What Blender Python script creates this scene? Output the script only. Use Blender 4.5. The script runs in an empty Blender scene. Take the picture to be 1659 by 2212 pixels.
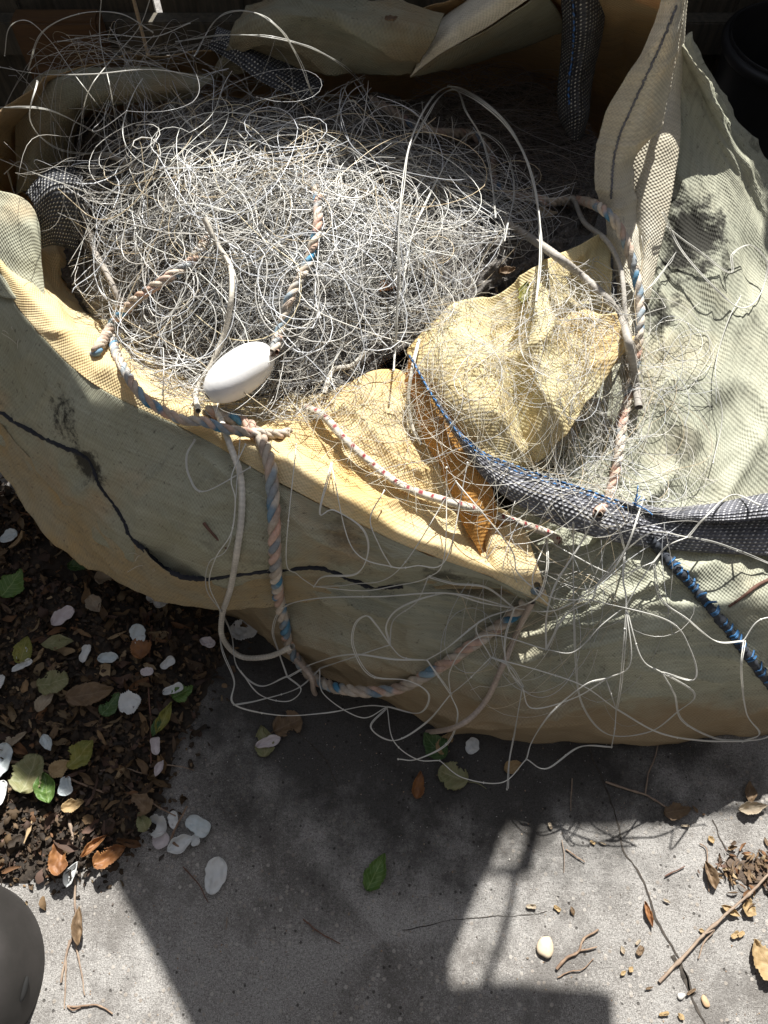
import bpy, bmesh, math, random
import numpy as np
from mathutils import Vector
from mathutils.bvhtree import BVHTree

rng = np.random.default_rng(7)
random.seed(7)
scene = bpy.context.scene
COL = scene.collection

# ------------------------------------------------------------------ camera model (photo pixels at 1659 x 2212)
CAM_H, PITCH, HALF = 1.45, math.radians(62), math.radians(32.5)
CAM = np.array([0.0, 0.0, CAM_H])
FWD = np.array([0, math.cos(PITCH), -math.sin(PITCH)])
UPV = np.array([0, math.sin(PITCH), math.cos(PITCH)])
TT = math.tan(HALF) / 1106.0
SUN_EL, SUN_AZ = math.radians(52), math.radians(12)
SUN = np.array([math.sin(SUN_AZ) * math.cos(SUN_EL), math.cos(SUN_AZ) * math.cos(SUN_EL), math.sin(SUN_EL)])


def ray(px, py):
    d = np.array([1.0, 0, 0]) * ((px - 829.5) * TT) - UPV * ((py - 1106) * TT) + FWD
    return d / np.linalg.norm(d)


def W(px, py, z):
    d = ray(px, py)
    return CAM + d * ((z - CAM_H) / d[2])


def WY(px, py, y):
    d = ray(px, py)
    return CAM + d * (y / d[1])


# ------------------------------------------------------------------ object helpers
def tag(o, label, cat, group=None, kind=None):
    o['label'] = label
    o['category'] = cat
    if group:
        o['group'] = group
    if kind:
        o['kind'] = kind
    return o


def structure(o):
    o['kind'] = 'structure'
    return o


def thing(name, label, cat, loc=(0, 0, 0), group=None):
    o = bpy.data.objects.new(name, None)
    o.empty_display_size = .05
    COL.objects.link(o)
    o.location = loc
    tag(o, label, cat, group)
    return o


def link(name, verts, faces, mat, parent=None, smooth=True, uv=None, col=None):
    """verts in world coordinates; a child keeps them through the parent's inverse."""
    me = bpy.data.meshes.new(name)
    verts = np.asarray(verts, dtype=np.float32).reshape(-1, 3)
    origin = np.zeros(3)
    if parent is not None:
        origin = np.array(parent.location)
        if parent.parent is not None:
            origin = origin + np.array(parent.parent.location)
    me.from_pydata([], [], [])
    if isinstance(faces, np.ndarray):
        nf, k = faces.shape
        me.vertices.add(len(verts))
        me.vertices.foreach_set('co', (verts - origin).astype(np.float32).ravel())
        me.loops.add(nf * k)
        me.loops.foreach_set('vertex_index', faces.astype(np.int32).ravel())
        me.polygons.add(nf)
        me.polygons.foreach_set('loop_start', np.arange(0, nf * k, k, dtype=np.int32))
        me.update(calc_edges=True)
    else:
        me.from_pydata([tuple(map(float, v)) for v in (verts - origin)], [], [tuple(f) for f in faces])
        me.update()
    me.validate()
    if smooth:
        me.polygons.foreach_set('use_smooth', np.ones(len(me.polygons), dtype=bool))
    if uv is not None:
        l = me.uv_layers.new(name='UVMap')
        vi = np.empty(len(me.loops), dtype=np.int32)
        me.loops.foreach_get('vertex_index', vi)
        l.data.foreach_set('uv', np.asarray(uv, dtype=np.float32)[vi].ravel())
    if col is not None:
        a = me.color_attributes.new('Col', 'FLOAT_COLOR', 'POINT')
        c = np.ones((len(me.vertices), 4), dtype=np.float32)
        c[:, :3] = col
        a.data.foreach_set('color', c.ravel())
    if mat is not None:
        me.materials.append(mat)
    o = bpy.data.objects.new(name, me)
    COL.objects.link(o)
    if parent is not None:
        o.parent = parent
    return o


def top_from(o):
    """put a top-level mesh's origin at the middle of its base"""
    me = o.data
    n = len(me.vertices)
    co = np.empty(n * 3, dtype=np.float32)
    me.vertices.foreach_get('co', co)
    co = co.reshape(-1, 3)
    c = np.array([co[:, 0].mean(), co[:, 1].mean(), co[:, 2].min()])
    me.vertices.foreach_set('co', (co - c).astype(np.float32).ravel())
    me.update()
    o.location = c
    return o


# ------------------------------------------------------------------ numpy noise
def _hash(ix, iy, seed):
    h = (ix * 374761393 + iy * 668265263 + seed * 2147483647) & 0xffffffff
    h = ((h ^ (h >> 13)) * 1274126177) & 0xffffffff
    return ((h ^ (h >> 16)) & 0xffffff) / float(0xffffff)


def vnoise(x, y, seed=0):
    x = np.asarray(x, float); y = np.asarray(y, float)
    ix = np.floor(x).astype(np.int64); iy = np.floor(y).astype(np.int64)
    fx = x - ix; fy = y - iy
    fx = fx ** 3 * (fx * (fx * 6 - 15) + 10); fy = fy ** 3 * (fy * (fy * 6 - 15) + 10)
    a = _hash(ix, iy, seed); b = _hash(ix + 1, iy, seed); c = _hash(ix, iy + 1, seed); d = _hash(ix + 1, iy + 1, seed)
    return (a * (1 - fx) + b * fx) * (1 - fy) + (c * (1 - fx) + d * fx) * fy


def fbm(x, y, seed=0, octv=4):
    s = 0; a = .5
    for i in range(octv):
        s = s + a * (vnoise(x * 2 ** i, y * 2 ** i, seed + i * 17) - .5)
        a *= .5
    return s * 2


def ridged(x, y, seed=0):
    n = vnoise(x, y, seed)
    return (1 - np.abs(2 * n - 1)) ** 2.2 - .3


# ------------------------------------------------------------------ materials
def new_mat(name):
    m = bpy.data.materials.new(name)
    m.use_nodes = True
    nt = m.node_tree
    nt.nodes.clear()
    out = nt.nodes.new('ShaderNodeOutputMaterial')
    return m, nt, out


class N:
    """small node helper"""
    def __init__(s, nt):
        s.nt = nt

    def __call__(s, typ, **kw):
        n = s.nt.nodes.new(typ)
        for k, v in kw.items():
            if k.startswith('i_'):
                n.inputs[k[2:].replace('_', ' ')].default_value = v
            else:
                setattr(n, k, v)
        return n

    def l(s, a, b):
        s.nt.links.new(a, b)

    def math(s, op, a, b=None, clamp=False):
        n = s.nt.nodes.new('ShaderNodeMath'); n.operation = op; n.use_clamp = clamp
        for i, v in enumerate((a, b)):
            if v is None:
                continue
            if isinstance(v, (int, float)):
                n.inputs[i].default_value = v
            else:
                s.l(v, n.inputs[i])
        return n.outputs[0]

    def mix(s, fac, a, b, mode='MIX'):
        n = s.nt.nodes.new('ShaderNodeMix'); n.data_type = 'RGBA'; n.blend_type = mode
        n.inputs[0].default_value = 1
        for i, v in ((0, fac), (6, a), (7, b)):
            if isinstance(v, (int, float)):
                n.inputs[i].default_value = v
            elif isinstance(v, tuple):
                n.inputs[i].default_value = (*v[:3], 1)
            else:
                s.l(v, n.inputs[i])
        return n.outputs[2]

    def noise(s, scale, detail=4, rough=.6, vec=None, w=None):
        n = s.nt.nodes.new('ShaderNodeTexNoise')
        n.inputs['Scale'].default_value = scale
        n.inputs['Detail'].default_value = detail
        n.inputs['Roughness'].default_value = rough
        if vec is not None:
            s.l(vec, n.inputs['Vector'])
        return n.outputs[0]

    def ramp(s, val, lo, hi):
        n = s.nt.nodes.new('ShaderNodeMapRange'); n.interpolation_type = 'SMOOTHSTEP'
        s.l(val, n.inputs[0]); n.inputs[1].default_value = lo; n.inputs[2].default_value = hi
        return n.outputs[0]


def fabric(name, c1, c2, dirt=(.05, .045, .035), dirt_amt=.5, trans=.25, tcol=None, stains=(), period=.0062, noise_scale=7, c3=None, rough=.75, foot=None):
    m, nt, out = new_mat(name)
    n = N(nt)
    geo = n('ShaderNodeNewGeometry').outputs['Position']
    uv = n('ShaderNodeTexCoord').outputs['UV']
    sep = n('ShaderNodeSeparateXYZ'); n.l(uv, sep.inputs[0])
    k = 2 * math.pi / period
    # tapes wander slightly
    wob = n.noise(30, 2, .5, geo)
    wob = n.math('MULTIPLY', wob, 4.0)
    su = n.math('SINE', n.math('ADD', n.math('MULTIPLY', sep.outputs[0], k), wob))
    sv = n.math('SINE', n.math('ADD', n.math('MULTIPLY', sep.outputs[1], k), wob))
    weave = n.math('MULTIPLY', su, sv)
    f1 = n.ramp(n.noise(noise_scale, 5, .62, geo), .36, .66)
    col = n.mix(f1, c1, c2)
    if c3:
        f3 = n.ramp(n.noise(noise_scale * .55, 4, .6, geo), .5, .68)
        col = n.mix(f3, col, c3)
    # faded streaks along the weft
    st = n('ShaderNodeMapping'); st.inputs['Scale'].default_value = (9, 160, 1); n.l(uv, st.inputs[0])
    fs = n.ramp(n.noise(1.0, 3, .6, st.outputs[0]), .35, .75)
    col = n.mix(n.math('MULTIPLY', fs, .22), col, tuple(min(1, c * 1.35) for c in c1))
    # every tape has weathered a little differently
    tp = n('ShaderNodeTexWhiteNoise', noise_dimensions='2D')
    cb = n('ShaderNodeCombineXYZ')
    n.l(n.math('FLOOR', n.math('MULTIPLY', sep.outputs[1], 2 / period)), cb.inputs[1])
    n.l(n.math('FLOOR', n.math('MULTIPLY', sep.outputs[0], 1 / .09)), cb.inputs[0])
    n.l(cb.outputs[0], tp.inputs['Vector'])
    col = n.mix(n.math('MULTIPLY', tp.outputs['Value'], .30), col, tuple(c * .62 for c in c2))
    # grime: blotches and specks
    g1 = n.ramp(n.noise(13, 8, .72, geo), .55, .78)
    g2 = n.ramp(n.noise(120, 4, .75, geo), .58, .70)
    g = n.math('MULTIPLY', n.math('MAXIMUM', n.math('MULTIPLY', g1, .6), n.math('MULTIPLY', g2, .7)), dirt_amt, True)
    col = n.mix(g, col, dirt)
    if foot:   # warm bounce light from the ground, painted into the lower cloth
        sz = n('ShaderNodeSeparateXYZ'); n.l(geo, sz.inputs[0])
        ff = n('ShaderNodeMapRange'); n.l(sz.outputs[2], ff.inputs[0]); ff.inputs[1].default_value = .24; ff.inputs[2].default_value = .04
        fz = n.math('ADD', ff.outputs[0], n.math('MULTIPLY', n.math('SUBTRACT', n.noise(10, 7, .7, geo), .5), 1.0))
        col = n.mix(n.math('MULTIPLY', n.ramp(fz, .25, .85), .75), col, foot)
    for (p, r, amt) in stains:
        d = n('ShaderNodeVectorMath', operation='DISTANCE'); n.l(geo, d.inputs[0]); d.inputs[1].default_value = tuple(p)
        fall = n('ShaderNodeMapRange'); n.l(d.outputs['Value'], fall.inputs[0])
        fall.inputs[1].default_value = r; fall.inputs[2].default_value = r * .15
        fr = n.math('ADD', fall.outputs[0], n.math('MULTIPLY', n.math('SUBTRACT', n.noise(38, 8, .75, geo), .5), 2.2))
        col = n.mix(n.math('MULTIPLY', n.ramp(fr, .42, .85), n.math('MULTIPLY', n.ramp(fall.outputs[0], 0, .3), amt)), col, (.022, .02, .017))
    shade = n.math('ADD', n.math('MULTIPLY', weave, .09), .94)
    col = n.mix(1.0, col, n.rgb(shade) if hasattr(n, 'rgb') else shade, 'MULTIPLY')
    bsdf = n('ShaderNodeBsdfPrincipled'); n.l(col, bsdf.inputs['Base Color'])
    bsdf.inputs['Roughness'].default_value = rough
    bsdf.inputs['Specular IOR Level'].default_value = .25
    hgt = n.math('ADD', n.math('MULTIPLY', weave, .6), n.math('MULTIPLY', n.noise(110, 4, .6, geo), .8))
    bump = n('ShaderNodeBump'); bump.inputs['Strength'].default_value = .55; bump.inputs['Distance'].default_value = .0016
    n.l(hgt, bump.inputs['Height'])
    n.l(bump.outputs[0], bsdf.inputs['Normal'])
    if trans > 0:
        tr = n('ShaderNodeBsdfTranslucent')
        tc = n.mix(1.0, col, tuple(tcol or (1, .8, .5)), 'MULTIPLY')
        n.l(tc, tr.inputs['Color'])
        mx = n('ShaderNodeMixShader'); mx.inputs[0].default_value = trans
        n.l(bsdf.outputs[0], mx.inputs[1]); n.l(tr.outputs[0], mx.inputs[2])
        n.l(mx.outputs[0], out.inputs[0])
    else:
        n.l(bsdf.outputs[0], out.inputs[0])
    return m


def webbing(name, base=(.02, .021, .025), dot=(.5, .49, .45), pu=.0058, pv=.0066, slant=.35):
    m, nt, out = new_mat(name)
    n = N(nt)
    geo = n('ShaderNodeNewGeometry').outputs['Position']
    uv = n('ShaderNodeTexCoord').outputs['UV']
    sep = n('ShaderNodeSeparateXYZ'); n.l(uv, sep.inputs[0])
    u = n.math('ADD', sep.outputs[0], n.math('MULTIPLY', sep.outputs[1], slant))
    cu = n.math('COSINE', n.math('MULTIPLY', u, 2 * math.pi / pu))
    cv = n.math('COSINE', n.math('ADD', n.math('MULTIPLY', sep.outputs[1], 2 * math.pi / pv), n.math('MULTIPLY', n.noise(60, 2, .5, geo), 1.2)))
    d = n.math('ADD', cu, cv)
    f = n.ramp(d, .95, 1.5)
    f = n.math('MULTIPLY', f, n.ramp(n.noise(70, 4, .7, geo), .32, .56))
    b = n.mix(n.ramp(n.noise(40, 4, .6, geo), .3, .7), base, tuple(min(1, c * 2.4) for c in base))
    col = n.mix(f, b, dot)
    bsdf = n('ShaderNodeBsdfPrincipled'); n.l(col, bsdf.inputs['Base Color'])
    bsdf.inputs['Roughness'].default_value = .5
    bump = n('ShaderNodeBump'); bump.inputs['Strength'].default_value = .7; bump.inputs['Distance'].default_value = .0015
    n.l(n.math('ADD', d, n.math('MULTIPLY', n.noise(200, 3, .6, geo), 1.0)), bump.inputs['Height'])
    n.l(bump.outputs[0], bsdf.inputs['Normal'])
    n.l(bsdf.outputs[0], out.inputs[0])
    return m


def vcol(name, rough=.4, spec=.5, trans=0.0, mottle=0.0, mscale=90, bump_s=0.0):
    m, nt, out = new_mat(name)
    n = N(nt)
    a = n('ShaderNodeVertexColor', layer_name='Col')
    col = a.outputs[0]
    geo = n('ShaderNodeNewGeometry').outputs['Position']
    if mottle:
        f = n.ramp(n.noise(mscale, 4, .65, geo), .3, .7)
        col = n.mix(n.math('MULTIPLY', f, mottle), col, (.06, .045, .03))
    b = n('ShaderNodeBsdfPrincipled'); n.l(col, b.inputs['Base Color'])
    b.inputs['Roughness'].default_value = rough
    b.inputs['Specular IOR Level'].default_value = spec
    if bump_s:
        bump = n('ShaderNodeBump'); bump.inputs['Strength'].default_value = bump_s; bump.inputs['Distance'].default_value = .001
        n.l(n.noise(400, 4, .6, geo), bump.inputs['Height']); n.l(bump.outputs[0], b.inputs['Normal'])
    if trans:
        t = n('ShaderNodeBsdfTranslucent'); n.l(col, t.inputs['Color'])
        mx = n('ShaderNodeMixShader'); mx.inputs[0].default_value = trans
        n.l(b.outputs[0], mx.inputs[1]); n.l(t.outputs[0], mx.inputs[2]); n.l(mx.outputs[0], out.inputs[0])
    else:
        n.l(b.outputs[0], out.inputs[0])
    return m


def plain(name, c1, c2, scale=20, rough=.7, trans=0.0, speck=None, bump_s=.3, bscale=120, spec=.4, stretch=None, vein=None):
    m, nt, out = new_mat(name)
    n = N(nt)
    tc = n('ShaderNodeTexCoord')
    vec = tc.outputs['Object']
    if stretch:
        mp = n('ShaderNodeMapping'); mp.inputs['Scale'].default_value = stretch; n.l(vec, mp.inputs[0]); vec = mp.outputs[0]
    col = n.mix(n.ramp(n.noise(scale, 5, .62, vec), .3, .7), c1, c2)
    if speck:
        sc, colr, lo, amt = speck
        col = n.mix(n.math('MULTIPLY', n.ramp(n.noise(sc, 4, .7, vec), lo, lo + .1), amt), col, colr)
    if vein:
        sep = n('ShaderNodeSeparateXYZ'); n.l(tc.outputs['UV'], sep.inputs[0])
        du = n.math('ABSOLUTE', n.math('SUBTRACT', sep.outputs[1], .5))
        mid = n('ShaderNodeMapRange'); n.l(du, mid.inputs[0]); mid.inputs[1].default_value = .03; mid.inputs[2].default_value = .0
        side = n.math('SINE', n.math('MULTIPLY', n.math('SUBTRACT', sep.outputs[0], n.math('MULTIPLY', du, .55)), 46.0))
        sv = n.math('MULTIPLY', n.ramp(side, .86, 1.0), .45)
        col = n.mix(n.math('MAXIMUM', n.math('MULTIPLY', mid.outputs[0], .8), sv), col, vein)
    b = n('ShaderNodeBsdfPrincipled'); n.l(col, b.inputs['Base Color'])
    b.inputs['Roughness'].default_value = rough
    b.inputs['Specular IOR Level'].default_value = spec
    if bump_s:
        bump = n('ShaderNodeBump'); bump.inputs['Strength'].default_value = bump_s; bump.inputs['Distance'].default_value = .002
        n.l(n.noise(bscale, 5, .6, vec), bump.inputs['Height']); n.l(bump.outputs[0], b.inputs['Normal'])
    if trans:
        t = n('ShaderNodeBsdfTranslucent'); n.l(col, t.inputs['Color'])
        mx = n('ShaderNodeMixShader'); mx.inputs[0].default_value = trans
        n.l(b.outputs[0], mx.inputs[1]); n.l(t.outputs[0], mx.inputs[2]); n.l(mx.outputs[0], out.inputs[0])
    else:
        n.l(b.outputs[0], out.inputs[0])
    return m


# ------------------------------------------------------------------ cloth patches
def cr1(P, n):
    """Catmull-Rom resample along axis 0"""
    P = np.asarray(P, float)
    R = len(P)
    Q = np.concatenate([2 * P[:1] - P[1:2], P, 2 * P[-1:] - P[-2:-1]])
    t = np.linspace(0, R - 1, n)
    i = np.minimum(t.astype(int), R - 2)
    f = (t - i).reshape((-1,) + (1,) * (P.ndim - 1))
    a, b, c, d = Q[i], Q[i + 1], Q[i + 2], Q[i + 3]
    return .5 * (2 * b + (c - a) * f + (2 * a - 5 * b + 4 * c - d) * f ** 2 + (3 * b - a - 3 * c + d) * f ** 3)


BVH_V, BVH_F = [], []


def add_bvh(v, f):
    base = sum(len(x) for x in BVH_V)
    BVH_V.append(np.asarray(v, float)); BVH_F.append(np.asarray(f) + base)


def make_bvh():
    v = np.concatenate(BVH_V); f = np.concatenate(BVH_F)
    return BVHTree.FromPolygons([tuple(x) for x in v], [tuple(map(int, q)) for q in f])


def grid_faces(nr, nc):
    i = np.arange(nr - 1)[:, None] * nc + np.arange(nc - 1)[None, :]
    i = i.ravel()
    return np.stack([i, i + 1, i + nc + 1, i + nc], 1)


def normals(G):
    du = np.gradient(G, axis=1); dv = np.gradient(G, axis=0)
    nn = np.cross(du, dv)
    nn /= np.linalg.norm(nn, axis=2, keepdims=True) + 1e-9
    if nn[..., 2].mean() < 0:
        nn = -nn
    return nn


def patch(name, rows, mat, parent, nr=70, nc=90, wr=(), thick=.0018, bvh=True, seed=0, world=False, fade=0.0, edge=0.0):
    P = np.array([[p if world else W(*p) for p in r] for r in rows])
    G = cr1(P, nr)
    G = np.swapaxes(cr1(np.swapaxes(G, 0, 1), nc), 0, 1)
    du = np.linalg.norm(np.diff(G, axis=1), axis=2).mean(0); dv = np.linalg.norm(np.diff(G, axis=0), axis=2).mean(1)
    u = np.concatenate([[0], np.cumsum(du)]); v = np.concatenate([[0], np.cumsum(dv)])
    U, V = np.meshgrid(u, v)
    nn = normals(G)
    disp = np.zeros(U.shape)
    for (kind, amp, su, sv, ang) in wr:
        c, s = math.cos(math.radians(ang)), math.sin(math.radians(ang))
        x = (U * c + V * s) * su; y = (-U * s + V * c) * sv
        x = x + .35 * fbm(U * 9, V * 9, seed + 91, 2)
        if kind == 'r':
            disp += amp * ridged(x, y, seed)
        else:
            disp += amp * fbm(x, y, seed + 5)
        seed += 13
    if fade:
        e = np.minimum(V / max(fade, 1e-6), 1); disp = disp * (.25 + .75 * e)
    G = G + nn * disp[..., None]
    if edge:   # frayed uneven hem on the last row
        w = edge * fbm(U[-1] * 40, U[-1] * 0 + 3, seed + 77, 3)
        G[-1] += (G[-1] - G[-2]) / (np.linalg.norm(G[-1] - G[-2], axis=1, keepdims=True) + 1e-9) * w[:, None]
    F = grid_faces(nr, nc)
    uv = np.stack([U.ravel(), V.ravel()], 1)
    o = link(name, G.reshape(-1, 3), F, mat, parent, uv=uv)
    if thick:
        md = o.modifiers.new('thickness', 'SOLIDIFY'); md.thickness = thick; md.offset = 0
    if bvh:
        add_bvh(G.reshape(-1, 3), F)
    return o, G


# ------------------------------------------------------------------ tubes
def resample(P, n=None, step=None):
    P = np.asarray(P, float)
    D = cr1(P, max(200, len(P) * 40))
    s = np.concatenate([[0], np.cumsum(np.linalg.norm(np.diff(D, axis=0), axis=1))])
    if step:
        n = max(4, int(s[-1] / step))
    t = np.linspace(0, s[-1], n)
    return np.stack([np.interp(t, s, D[:, k]) for k in range(3)], 1), t


def frames(P):
    """batch parallel transport. P (S,N,3) -> normals, binormals"""
    T = np.gradient(P, axis=1)
    T /= np.linalg.norm(T, axis=2, keepdims=True) + 1e-12
    S, n, _ = P.shape
    A = np.zeros_like(P)
    ref = np.tile(np.array([.31, .22, .92]), (S, 1))
    a = ref - T[:, 0] * (ref * T[:, 0]).sum(1, keepdims=True)
    A[:, 0] = a / (np.linalg.norm(a, axis=1, keepdims=True) + 1e-9)
    for i in range(1, n):
        a = A[:, i - 1] - T[:, i] * (A[:, i - 1] * T[:, i]).sum(1, keepdims=True)
        A[:, i] = a / (np.linalg.norm(a, axis=1, keepdims=True) + 1e-9)
    return T, A, np.cross(T, A)


def tubes(P, rad, sides=4, col=None, caps=True):
    """P (S,N,3); rad (S,) or (S,N); col (S,3) or (S,N,3) -> verts, quads, colours"""
    P = np.asarray(P, float)
    S, n, _ = P.shape
    rad = np.asarray(rad, float)
    if rad.ndim == 0:
        rad = np.full((S, n), float(rad))
    if rad.ndim == 1:
        rad = np.repeat(rad[:, None], n, 1)
    T, A, B = frames(P)
    ang = np.arange(sides) * 2 * math.pi / sides
    V = P[:, :, None, :] + rad[:, :, None, None] * (A[:, :, None, :] * np.cos(ang)[None, None, :, None] + B[:, :, None, :] * np.sin(ang)[None, None, :, None])
    idx = np.arange(S * n * sides).reshape(S, n, sides)
    a = idx[:, :-1, :]; b = np.roll(a, -1, 2); d = idx[:, 1:, :]; c = np.roll(d, -1, 2)
    F = np.stack([a, b, c, d], -1).reshape(-1, 4)
    C = None
    if col is not None:
        col = np.asarray(col, float)
        if col.ndim == 2:
            col = np.repeat(col[:, None, :], n, 1)
        C = np.repeat(col[:, :, None, :], sides, 2).reshape(-1, 3)
    return V.reshape(-1, 3), F, C


def merge(parts):
    vs, fs, cs, off = [], [], [], 0
    for v, f, c in parts:
        vs.append(v); fs.append(f + off); off += len(v)
        cs.append(c if c is not None else np.ones((len(v), 3)))
    return np.concatenate(vs), np.concatenate(fs), np.concatenate(cs)


def laid_rope(P, R, pitch, palette, strands=3, seed=1, sides=8, step=.0018, run=.03, dirt=.0):
    """a twisted rope whose strands change colour along their run"""
    pts, t = resample(P, step=step)
    r_ = np.random.default_rng(seed)
    wob = np.cumsum(r_.normal(0, .0004, pts.shape), 0); wob -= np.linspace(0, 1, len(pts))[:, None] * wob[-1]
    pts = pts + wob * .3
    T, A, B = [x[0] for x in frames(pts[None])]
    parts = []
    for k in range(strands):
        ph = 2 * math.pi * k / strands + t / pitch * 2 * math.pi
        off = R * (.50 + .05 * np.sin(ph * 2 + k))[:, None]
        Q = pts + off * (A * np.cos(ph)[:, None] + B * np.sin(ph)[:, None])
        nseg = max(2, int(t[-1] / run) + 2)
        ids = r_.integers(0, len(palette), nseg)
        ci = np.minimum((t / run + r_.random()).astype(int), nseg - 1)
        C = np.array(palette)[ids[ci]]
        for _ in range(2):
            C[1:-1] = .25 * C[:-2] + .5 * C[1:-1] + .25 * C[2:]
        grime = np.clip(.5 + fbm(t * 22, t * 0 + k * 3, seed + 60, 3), 0, 1)[:, None] * .85
        C = C * (1 - grime) + np.array([.42, .35, .28]) * grime
        C = C * (1 + .25 * fbm(t * 140, t * 0 + k, seed + k, 3))[:, None]
        rad = R * .54 * (1 + .06 * fbm(t * 90, t * 0 + k, seed + 40 + k, 2))
        v, f, c = tubes(Q[None], rad[None], sides, C[None])
        parts.append((v, f, c))
    # loose fibres standing off the lay
    nf = len(pts) // 2
    i0 = r_.integers(2, len(pts) - 3, nf); a_ = r_.random(nf) * 2 * math.pi
    o_ = A[i0] * np.cos(a_)[:, None] + B[i0] * np.sin(a_)[:, None]
    b0 = pts[i0] + o_ * R * .9
    ln = r_.uniform(.002, .008, nf)[:, None]
    b1 = b0 + (o_ * .6 + T[i0] * r_.normal(0, .8, (nf, 1))) * ln * .5
    b2 = b1 + (o_ * .3 + T[i0] * r_.normal(0, 1, (nf, 1)) + r_.normal(0, .4, (nf, 3))) * ln * .6
    parts.append(tubes(np.stack([b0, b1, b2], 1), np.full(nf, .00022), 3, np.repeat(np.array([[.62, .54, .45]]), nf, 0)))
    return merge(parts)


def cord(P, R, colr, seed=1, sides=8, flecks=None, step=.0025):
    """braided cord: a tube with a plaited surface and optional coloured tracer flecks"""
    pts, t = resample(P, step=step)
    sd = 10
    T, A, B = [x[0] for x in frames(pts[None])]
    n = len(pts)
    ang = np.arange(sd) * 2 * math.pi / sd
    ph = t[:, None] / (R * 3.2) * math.pi
    pl = np.sin(ang[None, :] * 2 + ph * 2) * np.sin(ang[None, :] * 2 - ph * 2)
    rr = R * (1 + .10 * pl)
    V = pts[:, None, :] + rr[..., None] * (A[:, None, :] * np.cos(ang)[None, :, None] + B[:, None, :] * np.sin(ang)[None, :, None])
    C = np.array(colr)[None, None, :] * (0.92 + .14 * pl[..., None]) * (1 + .25 * fbm(t * 25, t * 0, seed, 3))[:, None, None]
    if flecks is not None:
        fk = (np.sin(t / .021 * 2 * math.pi) > .72)[:, None] & ((np.arange(sd) % 5) < 2)[None, :]
        C = np.where(fk[..., None], np.array(flecks)[None, None, :], C)
    idx = np.arange(n * sd).reshape(n, sd)
    a = idx[:-1]; b = np.roll(a, -1, 1); d = idx[1:]; c = np.roll(d, -1, 1)
    F = np.stack([a, b, c, d], -1).reshape(-1, 4)
    return V.reshape(-1, 3), F, np.clip(C, 0, 1).reshape(-1, 3)


# ==================================================================== BAG
M_OUT = fabric('woven_outer', (.51, .51, .395), (.43, .44, .345), dirt=(.06, .05, .038), dirt_amt=.8, trans=.16, tcol=(1, .85, .55),
               stains=[(W(1500, 510, .5), .13, .95), (W(1430, 660, .46), .07, .8), (W(1300, 1420, .2), .05, .5), (W(1480, 960, .38), .06, .5), (W(1420, 690, .44), .05, .7), (W(1560, 860, .41), .05, .4), (W(1600, 330, .5), .06, .5), (W(1590, 1260, .31), .05, .45)], c3=(.50, .46, .33), foot=(.40, .28, .155))
M_COLLAR = fabric('woven_collar', (.47, .47, .36), (.42, .41, .29), dirt=(.06, .05, .035), dirt_amt=.85, trans=.16, tcol=(1, .8, .5),
                  stains=[(W(170, 900, .37), .075, .95), (W(200, 1000, .34), .07, .9), (W(960, 1225, .33), .06, .6), (W(740, 1150, .37), .05, .4)], c3=(.50, .38, .23))
M_HEM = fabric('woven_hem', (.52, .40, .22), (.50, .44, .30), dirt=(.05, .04, .03), dirt_amt=.8, trans=.22, tcol=(1, .75, .4), c3=(.60, .40, .16), noise_scale=11)
M_IN = fabric('woven_lining', (.88, .69, .36), (.90, .78, .50), dirt=(.30, .20, .09), dirt_amt=.35, trans=.3, tcol=(1, .72, .34), c3=(.84, .58, .22))
M_FLAP = fabric('woven_flap', (.82, .75, .47), (.84, .70, .38), dirt=(.35, .27, .14), dirt_amt=.35, trans=.3, tcol=(1, .78, .4), c3=(.74, .52, .22))
M_ORANGE = fabric('woven_orange_fold', (.66, .33, .08), (.70, .42, .14), dirt=(.2, .1, .04), dirt_amt=.4, trans=.35, tcol=(1, .7, .35))
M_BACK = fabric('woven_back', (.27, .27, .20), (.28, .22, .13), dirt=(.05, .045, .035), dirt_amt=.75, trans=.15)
M_POST = fabric('woven_corner', (.76, .72, .60), (.68, .62, .48), dirt=(.10, .085, .07), dirt_amt=.55, trans=.18)
M_DARKWEB = webbing('black_webbing')
M_GREYWEB = webbing('grey_webbing', base=(.065, .066, .076), dot=(.62, .62, .63), pu=.0085, pv=.0044, slant=.55)

bag = thing('bulk_bag', 'large weathered woven bulk bag slumped open on the concrete, full of tangled net', 'bag', tuple(W(900, 1300, 0)))

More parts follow.
